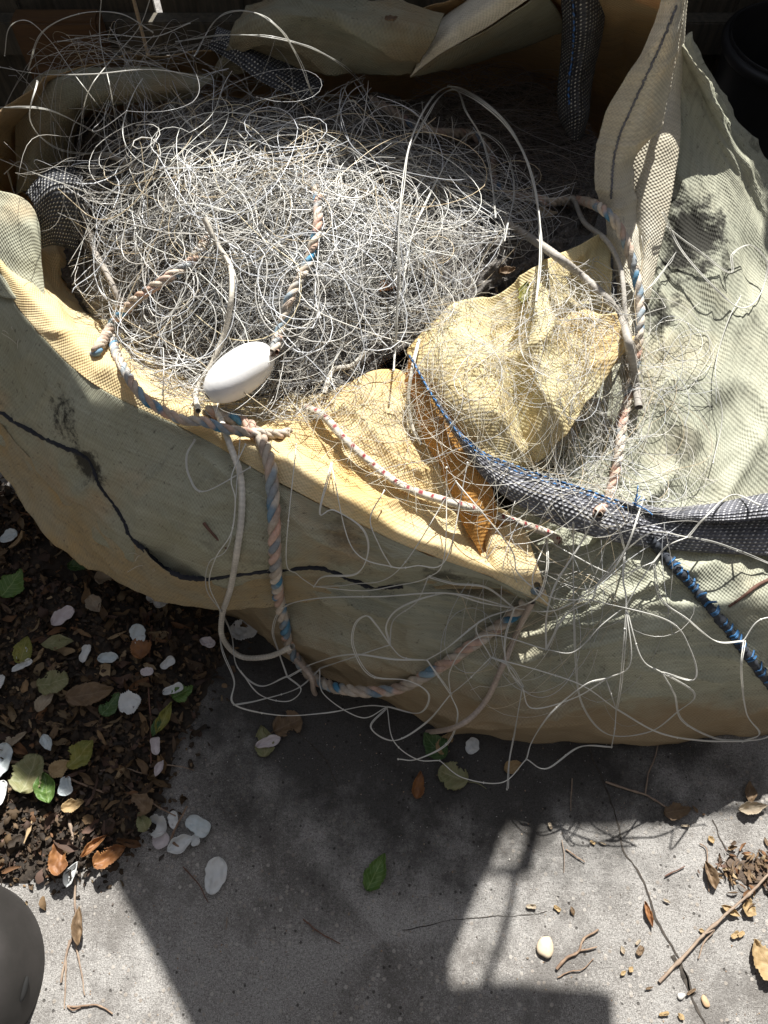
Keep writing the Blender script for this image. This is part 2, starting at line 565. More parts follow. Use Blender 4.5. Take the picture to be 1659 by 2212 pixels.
B1 = [  # outer wall: columns from left to right, each from ground to rim
    [(40, 1060, 0), (45, 1040, .07), (50, 1000, .14), (60, 960, .2), (80, 900, .26), (100, 850, .30), (120, 820, .33)],
    [(300, 1210, 0), (300, 1190, .07), (300, 1160, .14), (310, 1100, .2), (320, 1050, .26), (330, 1000, .30), (350, 960, .33)],
    [(505, 1325, 0), (500, 1290, .08), (490, 1240, .15), (490, 1180, .22), (490, 1130, .27), (500, 1080, .31), (510, 1040, .33)],
    [(650, 1422, 0), (645, 1385, .08), (640, 1330, .15), (640, 1260, .22), (640, 1200, .27), (640, 1150, .31), (650, 1110, .34)],
    [(800, 1508, 0), (795, 1465, .08), (795, 1400, .15), (800, 1330, .21), (800, 1270, .26), (810, 1210, .30), (830, 1160, .33)],
    [(960, 1574, 0), (965, 1525, .08), (970, 1450, .15), (975, 1370, .21), (980, 1300, .26), (1000, 1220, .30), (1020, 1130, .33)],
    [(1120, 1606, 0), (1128, 1550, .085), (1140, 1470, .16), (1150, 1380, .22), (1160, 1300, .265), (1170, 1180, .31), (1180, 1030, .35)],
    [(1400, 1594, 0), (1402, 1535, .11), (1402, 1450, .215), (1395, 1330, .295), (1385, 1200, .33), (1375, 1000, .365), (1368, 720, .42)],
    [(1660, 1568, 0), (1664, 1510, .12), (1662, 1420, .23), (1650, 1290, .305), (1620, 1100, .345), (1545, 800, .41), (1425, 470, .50)],
    [(1900, 1520, 0), (1905, 1450, .12), (1900, 1350, .22), (1880, 1200, .29), (1800, 900, .36), (1610, 520, .47), (1455, 170, .64)],
    [(2050, 1350, 0), (2050, 1300, .09), (2050, 1200, .17), (2000, 1000, .27), (1860, 720, .38), (1650, 410, .50), (1475, 90, .70)],
    [(2150, 1000, 0), (2140, 950, .09), (2100, 860, .18), (2020, 700, .28), (1880, 520, .36), (1668, 380, .46), (1490, 70, .68)],
]
wall, GW = patch('outer_wall', [list(x) for x in zip(*B1)], M_OUT, bag, 150, 330,
                 [('f', .012, 5, 5, 0), ('r', .015, 4, 15, 8), ('r', .009, 8, 26, -14), ('r', .006, 20, 9, 30), ('f', .003, 40, 40, 0)], seed=3)

LIP = [(-120, 480, .47), (0, 600, .46), (60, 690, .45), (200, 828, .44), (430, 942, .43), (600, 1042, .42), (860, 1172, .39), (1060, 1247, .36), (1184, 1312, .325)]
COLL = [LIP,
        [(-120, 610, .44), (-2, 690, .43), (66, 775, .425), (215, 890, .415), (435, 985, .425), (602, 1072, .412), (862, 1192, .375), (1060, 1252, .35), (1184, 1313, .322)],
        [(-120, 740, .37), (-4, 800, .37), (80, 890, .36), (235, 990, .375), (450, 1080, .397), (615, 1130, .388), (868, 1218, .35), (1060, 1256, .335), (1183, 1314, .320)],
        [(-120, 840, .29), (-4, 900, .29), (95, 1000, .28), (245, 1100, .30), (455, 1180, .345), (635, 1200, .33), (872, 1240, .315), (1060, 1259, .322), (1182, 1315, .318)],
        [(-120, 900, .23), (-4, 970, .23), (105, 1090, .20), (258, 1200, .215), (440, 1258, .24), (655, 1255, .25), (876, 1258, .28), (1060, 1262, .31), (1181, 1315, .316)]]
HEM = [[(a, b - 6, c + .006) for a, b, c in [(-120, 855, .28), (-4, 915, .275), (98, 1020, .265), (270, 1150, .27), (400, 1250, .255), (655, 1243, .265), (876, 1258, .283), (1060, 1262, .313), (1181, 1313, .318)]],
       [(-120, 900, .225), (-4, 975, .23), (104, 1090, .20), (268, 1215, .205), (425, 1285, .20), (658, 1275, .225), (878, 1268, .265), (1060, 1265, .305), (1180, 1315, .316)],
       [(-120, 925, .19), (-4, 1012, .20), (110, 1165, .15), (272, 1266, .155), (440, 1314, .165), (660, 1298, .205), (880, 1276, .255), (1060, 1267, .30), (1180, 1316, .314)]]
collar, GC = patch('collar', COLL, M_COLLAR, bag, 90, 240, [('f', .009, 6, 6, 0), ('r', .011, 5, 14, 20), ('r', .007, 11, 26, -35), ('r', .004, 24, 10, 60), ('f', .0025, 45, 45, 0)], seed=21, fade=.05)
patch('collar_hem', HEM, M_HEM, bag, 40, 240, [('f', .004, 9, 9, 0), ('r', .006, 14, 30, 15), ('f', .002, 50, 50, 0)], seed=24, edge=.006)

INNER = [LIP,
         [(-90, 470, .475), (25, 585, .47), (95, 655, .463), (225, 778, .452), (440, 905, .44), (612, 1000, .425), (852, 1120, .385), (1035, 1185, .352), (1160, 1225, .325)],
         [(-30, 450, .43), (70, 565, .42), (130, 640, .40), (262, 762, .39), (470, 880, .39), (630, 960, .405), (820, 1050, .385), (1000, 1120, .355), (1120, 1150, .325)],
         [(0, 430, .36), (110, 540, .35), (165, 625, .33), (290, 740, .33), (500, 860, .365), (660, 910, .41), (840, 960, .405), (985, 1060, .38), (1090, 1100, .345)],
         [(20, 410, .30), (150, 520, .28), (200, 600, .27), (320, 720, .29), (520, 840, .35), (690, 850, .415), (865, 800, .432), (985, 950, .425), (1065, 1060, .385)]]
inner, GI = patch('inner_lining', INNER, M_IN, bag, 100, 220, [('f', .010, 7, 7, 0), ('r', .016, 7, 15, 35), ('r', .007, 14, 26, -30), ('f', .002, 45, 45, 0)], seed=34, fade=.08)

FLAP = [[(880, 765, .43), (945, 872, .42), (1010, 968, .405), (1062, 1040, .385), (1090, 1075, .37)],
        [(930, 715, .445), (985, 830, .465), (1035, 930, .45), (1080, 1000, .415), (1110, 1045, .38)],
        [(1000, 662, .462), (1035, 770, .475), (1075, 880, .46), (1110, 965, .43), (1138, 1012, .39)],
        [(1068, 640, .46), (1078, 730, .425), (1098, 840, .425), (1135, 945, .425), (1158, 996, .40)],
        [(1112, 612, .47), (1120, 710, .445), (1140, 810, .46), (1165, 905, .46), (1182, 972, .415)],
        [(1160, 580, .50), (1162, 680, .51), (1170, 770, .50), (1196, 860, .48), (1215, 935, .44)],
        [(1225, 545, .50), (1222, 640, .48), (1222, 730, .455), (1238, 810, .45), (1252, 890, .44)],
        [(1280, 515, .49), (1270, 600, .475), (1272, 690, .475), (1290, 760, .47), (1292, 838, .45)],
        [(1318, 500, .48), (1318, 590, .475), (1326, 670, .485), (1344, 712, .485), (1346, 722, .475)]]
flap, GF = patch('folded_flap', FLAP, M_FLAP, bag, 140, 110, [('f', .016, 6, 6, 0), ('r', .016, 6, 12, 60), ('r', .008, 12, 22, 15), ('f', .002, 45, 45, 0)], seed=51, edge=.003)

# the wall behind the free edge of the flap
patch('inner_wall', [[(1040, 1010, .33), (1100, 985, .345), (1180, 915, .375), (1270, 790, .40), (1320, 680, .42)],
                     [(1120, 1060, .345), (1170, 1030, .355), (1260, 930, .375), (1340, 790, .405), (1376, 660, .43)]],
      M_OUT, bag, 30, 60, [('f', .006, 9, 9, 0)], seed=58)
patch('orange_fold', [[(884, 768, .466), (950, 875, .46), (1012, 968, .442), (1058, 1040, .418), (1075, 1110, .392)],
                      [(878, 795, .45), (932, 905, .445), (982, 1010, .425), (1020, 1100, .395), (1048, 1160, .372)],
                      [(874, 825, .432), (915, 935, .418), (965, 1045, .398), (1008, 1140, .370), (1038, 1200, .355)]],
      M_ORANGE, bag, 40, 60, [('r', .006, 20, 8, 0)], seed=61)

# a pleat in the front panel beside its right-hand end
patch('pleat', [[(1045, 1120, .37), (1075, 1140, .37), (1110, 1130, .36), (1140, 1150, .35)],
                [(1050, 1180, .35), (1072, 1195, .36), (1120, 1190, .345), (1155, 1210, .335)],
                [(1060, 1248, .352), (1085, 1258, .35), (1135, 1280, .335), (1186, 1308, .322)]],
      M_IN, bag, 40, 40, [('f', .006, 14, 14, 0)], seed=66)

POST = [[(1438, -25, .82), (1452, -25, .824), (1468, -25, .822), (1484, -25, .81)],
        [(1390, 110, .742), (1418, 110, .75), (1444, 106, .75), (1468, 80, .742)],
        [(1320, 222, .662), (1362, 225, .675), (1404, 218, .676), (1446, 185, .664)],
        [(1293, 298, .607), (1330, 306, .620), (1376, 306, .622), (1424, 278, .612)],
        [(1284, 350, .575), (1316, 358, .588), (1346, 356, .59), (1376, 336, .585)],
        [(1286, 410, .545), (1314, 418, .556), (1342, 418, .556), (1370, 406, .55)],
        [(1306, 480, .508), (1332, 488, .518), (1358, 490, .518), (1384, 486, .508)],
        [(1328, 600, .462), (1346, 610, .472), (1370, 614, .472), (1394, 614, .460)],
        [(1340, 730, .428), (1354, 740, .436), (1368, 750, .436), (1384, 756, .424)]]
patch('corner_fold', POST, M_POST, bag, 110, 50, [('f', .004, 6, 6, 0), ('r', .0035, 30, 4, 80), ('r', .004, 10, 10, 20), ('f', .002, 50, 50, 0)], seed=71)
POST2 = [[(1462, -25, .80), (1474, -25, .79), (1488, -25, .775)],
         [(1440, 170, .648), (1456, 180, .642), (1470, 190, .63)],
         [(1385, 300, .588), (1425, 310, .592), (1466, 325, .578)],
         [(1352, 420, .53), (1400, 425, .545), (1448, 440, .532)],
         [(1366, 520, .488), (1395, 530, .50), (1426, 540, .49)],
         [(1376, 640, .448), (1388, 648, .455), (1402, 655, .445)]]
patch('hem', POST2, M_POST, bag, 60, 24, [('f', .004, 14, 14, 0)], seed=75)

# back and side walls (inside of the far half)
BACKW = [[(-60, 300, .62), (60, 190, .60), (260, 120, .58), (450, 120, .57), (640, 60, .60), (900, 20, .66), (1100, -40, .74), (1300, -60, .80), (1462, -40, .82)],
         [(-20, 380, .45), (100, 280, .45), (280, 210, .45), (460, 180, .45), (640, 150, .45), (900, 110, .50), (1090, 60, .56), (1280, 80, .60), (1420, 100, .62)],
         [(20, 470, .25), (140, 360, .25), (300, 280, .25), (470, 240, .25), (650, 220, .27), (900, 200, .30), (1080, 170, .36), (1270, 200, .40), (1370, 230, .42)],
         [(60, 560, .10), (160, 450, .1), (310, 360, .1), (480, 320, .1), (660, 300, .1), (900, 290, .12), (1080, 280, .15), (1260, 300, .2), (1340, 330, .25)]]
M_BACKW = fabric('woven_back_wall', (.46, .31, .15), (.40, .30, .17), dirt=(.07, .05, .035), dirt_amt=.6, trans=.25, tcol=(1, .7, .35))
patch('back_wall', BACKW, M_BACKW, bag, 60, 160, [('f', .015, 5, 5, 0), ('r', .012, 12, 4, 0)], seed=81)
# hem of the far left corner, hanging outwards in an arch
ARCH = [[(35, 420, .42), (38, 330, .48), (42, 235, .54), (75, 170, .57), (150, 148, .585), (300, 150, .58), (460, 158, .575)],
        [(62, 410, .44), (70, 320, .50), (85, 235, .555), (120, 185, .58), (190, 172, .59), (310, 178, .585), (455, 175, .575)],
        [(105, 400, .42), (120, 320, .48), (138, 260, .53), (165, 225, .55), (220, 215, .565), (320, 205, .57), (430, 190, .57)],
        [(150, 380, .38), (160, 320, .43), (168, 275, .47), (185, 245, .50), (235, 232, .52), (320, 222, .54), (410, 205, .55)]]
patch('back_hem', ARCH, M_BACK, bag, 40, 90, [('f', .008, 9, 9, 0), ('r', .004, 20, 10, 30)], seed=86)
TOPF = [[(530, 10, .64), (620, -12, .66), (720, -10, .67), (830, 10, .68), (960, 30, .68)],
        [(505, 70, .63), (600, 30, .67), (720, 40, .68), (830, 60, .675), (940, 75, .66)],
        [(475, 120, .58), (600, 85, .62), (720, 90, .63), (800, 110, .63), (910, 120, .62)],
        [(455, 160, .54), (590, 150, .56), (720, 160, .57), (780, 150, .57), (890, 165, .57)]]
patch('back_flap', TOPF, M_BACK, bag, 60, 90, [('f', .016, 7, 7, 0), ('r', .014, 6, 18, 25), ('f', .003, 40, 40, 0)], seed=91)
DIAG = [[(886, 166, .585), (960, 110, .63), (1060, 50, .68), (1165, -20, .74)],
        [(900, 140, .60), (950, 85, .645), (1040, 25, .70), (1130, -35, .75)],
        [(880, 110, .59), (930, 60, .63), (1010, 0, .69), (1090, -50, .74)]]
patch('diagonal_flap', DIAG, M_POST, bag, 30, 60, [('f', .006, 9, 9, 0)], seed=95)
patch('diagonal_flap', [[(886, 166, .58), (960, 112, .62), (1060, 54, .67), (1165, -16, .735)],
                        [(960, 150, .55), (1040, 110, .58), (1110, 70, .62), (1200, 10, .68)],
                        [(1000, 140, .50), (1080, 120, .52), (1150, 100, .56), (1230, 70, .60)]], M_BACK, bag, 30, 60, [('f', .008, 9, 9, 0)], seed=97)
# near left corner of the rim
patch('rim_corner', [[(-130, 380, .53), (-60, 395, .53), (0, 412, .53), (45, 425, .525), (72, 450, .515), (86, 490, .50)],
                     [(-130, 440, .51), (-60, 455, .515), (0, 470, .515), (40, 490, .51), (70, 510, .50), (90, 545, .48)],
                     [(-130, 520, .475), (-60, 550, .475), (0, 580, .47), (40, 590, .47), (75, 600, .465), (96, 620, .455)],
                     [(-130, 560, .45), (-60, 600, .455), (0, 640, .455), (45, 650, .455), (80, 650, .455), (98, 660, .45)]],
      M_COLLAR, bag, 50, 50, [('f', .010, 9, 9, 0), ('r', .006, 12, 12, 70)], seed=99)

# contents of the bag: a dark heap of packed net under the loose loops (own object below)
HEAP = [[(150, 820, .28), (300, 860, .31), (430, 900, .34), (560, 905, .36), (700, 860, .39), (850, 770, .41), (960, 700, .425), (1080, 610, .44), (1190, 545, .455), (1300, 480, .45)],
        [(150, 700, .31), (290, 730, .36), (420, 760, .40), (550, 770, .43), (690, 740, .44), (820, 680, .445), (940, 620, .45), (1060, 560, .45), (1180, 500, .45), (1300, 440, .42)],
        [(140, 580, .33), (270, 600, .41), (400, 610, .45), (530, 610, .475), (680, 600, .48), (800, 580, .48), (930, 540, .465), (1050, 500, .45), (1180, 450, .42), (1290, 390, .38)],
        [(130, 460, .34), (250, 470, .43), (380, 460, .485), (520, 450, .51), (670, 450, .515), (790, 440, .50), (920, 430, .47), (1040, 410, .43), (1170, 380, .38), (1280, 330, .34)],
        [(130, 350, .36), (240, 340, .44), (370, 330, .485), (510, 320, .50), (660, 320, .50), (780, 320, .485), (910, 310, .45), (1030, 300, .41), (1160, 280, .37), (1270, 250, .34)],
        [(150, 270, .40), (250, 250, .44), (370, 235, .465), (510, 220, .48), (660, 215, .48), (780, 220, .465), (910, 220, .43), (1030, 200, .40), (1160, 180, .38), (1270, 160, .37)]]
netroot = thing('fishing_net', 'tangled pale monofilament fishing net heaped in the open bag and spilling over its front', 'fishing net', tuple(W(700, 600, .4)))
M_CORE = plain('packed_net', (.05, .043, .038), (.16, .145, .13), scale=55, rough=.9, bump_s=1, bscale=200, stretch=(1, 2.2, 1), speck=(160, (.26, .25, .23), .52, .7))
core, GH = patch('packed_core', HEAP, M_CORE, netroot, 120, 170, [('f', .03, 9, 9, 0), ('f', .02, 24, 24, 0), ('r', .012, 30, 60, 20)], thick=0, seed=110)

# ------------------------------------------------------------------ straps of the bag
def strap(name, rows, mat, nr=12, nc=80, thick=.003, wr=(('f', .003, 20, 20, 0),), seed=0):
    return patch(name, rows, mat, bag, nr, nc, wr, thick=thick, seed=seed)


UPE = [(884, 766, .475), (950, 878, .472), (1022, 962, .452), (1112, 1006, .43), (1230, 1046, .40), (1350, 1086, .378), (1480, 1112, .372), (1700, 1110, .37), (1900, 1090, .36)]
MIDE = [(889, 774, .478), (955, 888, .476), (1022, 978, .456), (1095, 1036, .434), (1205, 1082, .405), (1335, 1125, .382), (1480, 1150, .372), (1700, 1150, .368), (1900, 1150, .355)]
LOE = [(893, 784, .47), (960, 902, .46), (1020, 998, .44), (1080, 1064, .418), (1180, 1124, .382), (1320, 1168, .358), (1480, 1190, .348), (1700, 1202, .345), (1900, 1212, .335)]
s4, GS4 = strap('lifting_strap', [UPE, MIDE, LOE], M_GREYWEB, 14, 160, seed=5)
FOLD = [[(1330, 1080, .38), (1430, 1098, .383), (1540, 1088, .386), (1700, 1062, .386), (1900, 1035, .38)],
        [(1350, 1088, .388), (1440, 1108, .393), (1550, 1108, .40), (1700, 1090, .40), (1900, 1070, .39)],
        [(1360, 1094, .386), (1450, 1120, .388), (1560, 1128, .394), (1700, 1118, .394), (1900, 1105, .385)]]
strap('lifting_strap', FOLD, M_GREYWEB, 10, 60, seed=9)
s1_, _ = strap('lifting_strap', [[(1214, -25, .72), (1216, 60, .66), (1214, 120, .61), (1206, 185, .57), (1206, 250, .53), (1226, 292, .50)],
                        [(1235, -25, .735), (1238, 60, .68), (1234, 120, .63), (1226, 185, .59), (1228, 250, .55), (1236, 298, .51)],
                        [(1262, -25, .742), (1262, 60, .688), (1256, 120, .638), (1248, 185, .598), (1249, 250, .558), (1244, 302, .512)],
                        [(1290, -25, .735), (1286, 60, .68), (1274, 120, .63), (1266, 185, .585), (1266, 250, .55), (1252, 300, .505)],
                        [(1312, -25, .72), (1302, 60, .66), (1290, 120, .61), (1276, 185, .57), (1272, 250, .535), (1258, 296, .50)]], M_DARKWEB, 30, 70, seed=12)
strap('lifting_strap', [[(58, 420, .52), (95, 375, .535), (140, 362, .535), (176, 372, .52)],
                        [(72, 440, .52), (110, 405, .54), (150, 398, .535), (182, 405, .515)],
                        [(80, 480, .49), (112, 460, .505), (150, 460, .50), (178, 465, .48)],
                        [(92, 535, .44), (118, 530, .45), (142, 535, .44), (165, 540, .43)]], M_DARKWEB, 40, 40, seed=15)
strap('lifting_strap', [[(470, 60, .60), (520, 80, .60), (590, 120, .58), (700, 175, .55)],
                        [(460, 85, .60), (515, 105, .605), (585, 150, .585), (690, 200, .55)],
                        [(452, 105, .585), (505, 135, .59), (570, 180, .57), (670, 225, .54)]], M_DARKWEB, 20, 60, seed=17)
M_BLUE = vcol('blue_thread', rough=.6)
BLUE = (.04, .19, .46)


def thread(name, pts, r, colr, mat, parent, n=80, jitter=.0006, sides=5, seed=1):
    P, t = resample(pts, n=n)
    rr = np.random.default_rng(seed)
    P = P + rr.normal(0, jitter, P.shape)
    C = np.array(colr)[None, :] * (1 + .5 * fbm(t * 120, t * 0, seed, 2))[:, None]
    if 'edging' in name:
        C = np.where((np.sin(t / .011 * 2 * math.pi) > -.2)[:, None], C, np.array([[.03, .035, .05]]))
    v, f, c = tubes(P[None], np.array([r]), sides, np.clip(C, 0, 1)[None])
    return link(name, v, f, mat, parent, col=c)


up = lambda L, dz: [W(a, b, c + dz) for a, b, c in L]
thread('blue_edging', up(UPE, .003), .0012, BLUE, M_BLUE, s4, 300, seed=3)
thread('blue_edging', [W(a + 6, b + 12, c + .007) for a, b, c in UPE[:6]], .0010, BLUE, M_BLUE, s4, 220, seed=4)
thread('blue_edging', [W(1236, -25, .742), W(1240, 60, .688), W(1236, 120, .638), W(1228, 185, .598), W(1230, 230, .565)], .0016, (.03, .12, .35), M_BLUE, s1_, 100, seed=6)

# ------------------------------------------------------------------ surface lookup
bvh = make_bvh()


def hit(px, py):
    d = ray(px, py)
    loc, nrm, i, dist = bvh.ray_cast(Vector(CAM), Vector(d))
    if loc is None or loc.z < 0:
        g = W(px, py, 0.0)
        return g if g[1] < 1.6 else WY(px, py, 1.6)
    return np.array(loc)


def on(px, py, off=.006):
    """point in front of whatever cloth lies at this spot"""
    p = hit(px, py)
    return p - ray(px, py) * off


def lay(L, off=.006, sm=2):
    """(px,py) lies on the cloth, (px,py,z) is at that height, (px,py,'y',v) at that distance"""
    out = []
    for q in L:
        if len(q) == 2:
            out.append(on(q[0], q[1], off))
        elif q[2] == 'y':
            out.append(WY(q[0], q[1], q[3]))
        elif q[2] == 'o':
            out.append(on(q[0], q[1], q[3]))
        else:
            out.append(W(*q))
    return out


def dense_lay(L, off, n=60, sm=5):
    """sample between the (px,py) points, drop every sample on the cloth, smooth the depth"""
    P = cr1(np.array([[a, b, 0] for a, b in L], float), n)
    Q = np.array([on(a, b, off) for a, b, _ in P])
    for _ in range(sm):
        Q[1:-1] = .25 * Q[:-2] + .5 * Q[1:-1] + .25 * Q[2:]
    return Q


M_SEAM = vcol('seam_thread', rough=.9, bump_s=.6)
SEAM = [(-5, 888), (60, 930), (130, 965), (190, 992), (215, 1050), (258, 1110), (285, 1165), (330, 1205), (372, 1240), (430, 1252), (500, 1243), (600, 1232), (690, 1228), (750, 1250), (800, 1268), (870, 1268)]
Q = dense_lay(SEAM, .003, 220, 3)
Q = Q + rng.normal(0, .0008, Q.shape)
parts = [tubes((Q + rng.normal(0, .0012, (1, 3)))[None], .0022, 5, np.array([[.022, .024, .032]])) for _ in range(3)]
v, f, c = merge(parts)
link('seam', v, f, M_SEAM, collar, col=c)
# hem cord with blue overstitching on the right
HC = [(1405, 1165), (1440, 1205), (1490, 1260), (1540, 1320), (1585, 1375), (1625, 1430), (1680, 1500), (1745, 1560)]
Q = dense_lay(HC, .006, 160, 4)
v, f, c = tubes(Q[None], .0075 * (1 + .12 * rng.normal(size=(1, 160))), 8, np.array([[.03, .035, .045]]))
hem = link('hem_cord', v, f, M_SEAM, bag, col=c)
sts = []
for k in range(27):
    i = int(26 + k * 5 + rng.integers(-2, 3))
    if i >= 158:
        break
    a = Q[i]; t = Q[i + 1] - Q[i - 1]; t /= np.linalg.norm(t)
    side = np.cross(t, np.array([0, -.5, .8])); side /= np.linalg.norm(side)
    nrm = np.cross(side, t); nrm /= np.linalg.norm(nrm)
    if nrm[2] < 0:
        nrm = -nrm
    w = .0125 + rng.normal(0, .0015)
    if side[0] < 0:
        side = -side
    p0 = a - side * .006 + nrm * .004; p1 = a + nrm * .0088 + side * .001; p2 = a + side * w * .8 + nrm * .001 + t * rng.normal(0, .003)
    for j in range(2):
        sts.append(tubes(cr1(np.array([p0, p1, p2]) + t * .0015 * j, 9)[None], .0011, 5, np.array([[.02, .11, .26]]) * rng.uniform(.6, 1.3)))
v, f, c = merge(sts)
link('blue_stitching', v, f, M_BLUE, hem, col=c)
# the blue tufts
for (a, b, n) in ((1370, 1090, 9), (52, 415, 7)):
    tf = []
    p = on(a, b, .01)
    for k in range(n):
        d = rng.normal(0, .012, 3); d[2] = abs(d[2])
        tf.append(tubes(cr1(np.array([p, p + d * .6 + [0, 0, .004], p + d]), 8)[None], .0008, 4, np.array([BLUE])))
    v, f, c = merge(tf)
    link('thread_tuft', v, f, M_BLUE, bag, col=c)
# grey woven stripe on the corner fold
Q = dense_lay([(1463, 10), (1430, 90), (1385, 190), (1340, 290), (1325, 350), (1320, 430)], .002, 80, 3)
thread('stripe', Q, .0018, (.16, .16, .17), M_SEAM, bag, 160, .0007, seed=8)
# torn fringe threads along the rim and pleat
for (a, b) in [(20, 720), (40, 745), (1135, 1160), (1140, 1180), (1150, 1215), (1160, 1240), (300, 1195), (315, 1215), (335, 1232)] * 2:
    p = on(a + rng.normal(0, 4), b + rng.normal(0, 4), .002)
    d = rng.normal(0, .008, 3)
    v, f, c = tubes(cr1(np.array([p, p + d * .5 + [0, 0, .004], p + d * 1.3]), 7)[None], .0006, 4, np.array([[.6, .56, .45]]))
    link('loose_thread', v, f, M_SEAM, bag, col=c)

# ==================================================================== NET
# smoothed height of everything under the net
bvh = make_bvh()
GX0, GY0, GS = -1.0, 0.0, .01
nx, ny = 210, 190
HF = np.zeros((ny, nx))
for j in range(ny):
    for i in range(nx):
        loc, _, _, _ = bvh.ray_cast(Vector((GX0 + i * GS, GY0 + j * GS, 2.0)), Vector((0, 0, -1)))
        HF[j, i] = max(0, loc.z) if loc is not None else 0
HF0 = HF.copy()
for _ in range(6):   # the net bridges hollows: spread the high places, then smooth
    m = HF.copy()
    m[1:-1, 1:-1] = np.maximum(HF[1:-1, 1:-1], .25 * (HF[:-2, 1:-1] + HF[2:, 1:-1] + HF[1:-1, :-2] + HF[1:-1, 2:]))
    m[1:-1, 1:-1] = .5 * m[1:-1, 1:-1] + .125 * (m[:-2, 1:-1] + m[2:, 1:-1] + m[1:-1, :-2] + m[1:-1, 2:])
    HF = m


def height(x, y, F=None):
    F = HF if F is None else F
    fx = np.clip((x - GX0) / GS, 0, nx - 1.001); fy = np.clip((y - GY0) / GS, 0, ny - 1.001)
    i = fx.astype(int); j = fy.astype(int); u = fx - i; v = fy - j
    return (F[j, i] * (1 - u) + F[j, i + 1] * u) * (1 - v) + (F[j + 1, i] * (1 - u) + F[j + 1, i + 1] * u) * v


def inside(x, y, poly):
    x = np.asarray(x); y = np.asarray(y)
    r = np.zeros(x.shape, bool)
    n = len(poly)
    for i in range(n):
        x0, y0 = poly[i]; x1, y1 = poly[(i + 1) % n]
        c = ((y0 > y) != (y1 > y)) & (x < (x1 - x0) * (y - y0) / (y1 - y0 + 1e-12) + x0)
        r ^= c
    return r


def polydist(x, y, poly):
    """signed distance, positive inside"""
    d = np.full(np.shape(x), 1e9)
    n = len(poly)
    for i in range(n):
        a = np.array(poly[i]); b = np.array(poly[(i + 1) % n])
        ab = b - a
        t = np.clip(((x - a[0]) * ab[0] + (y - a[1]) * ab[1]) / (ab @ ab + 1e-12), 0, 1)
        d = np.minimum(d, np.hypot(x - a[0] - t * ab[0], y - a[1] - t * ab[1]))
    return np.where(inside(x, y, poly), d, -d)


NET_V = []
KNOTS = []


CLIPS = {
    'heap': [(110, 340), (140, 450), (150, 600), (215, 700), (285, 795), (340, 865), (430, 905), (560, 930), (700, 900), (860, 800), (940, 715), (1040, 630), (1180, 570), (1310, 500), (1240, 400), (1120, 320), (960, 235), (800, 175), (560, 150), (300, 180), (110, 260)],
    'back': [(10, 330), (90, 500), (300, 520), (900, 480), (960, 300), (860, 200), (700, 110), (450, 30), (150, 20), (10, 90)],
    'flap': [(640, 830), (860, 740), (1000, 560), (1340, 500), (1400, 700), (1420, 1000), (1350, 1180), (1120, 1190), (900, 1100), (650, 990), (560, 930)],
    'right': [(1190, 420), (1480, 560), (1560, 800), (1540, 1110), (1300, 1180), (1150, 1160), (1180, 1000)],
    'front': [(1020, 1060), (1500, 1060), (1500, 1420), (1400, 1570), (1160, 1600), (930, 1460), (960, 1250)],
    'comb': [(860, 110), (1000, 60), (1240, 120), (1290, 330), (1270, 440), (1150, 470), (1000, 400), (880, 260)],
}


def to_px(P):
    d = P - CAM
    zc = d @ FWD
    return 829.5 + d[..., 0] / zc / TT, 1106 - (d @ UPV) / zc / TT


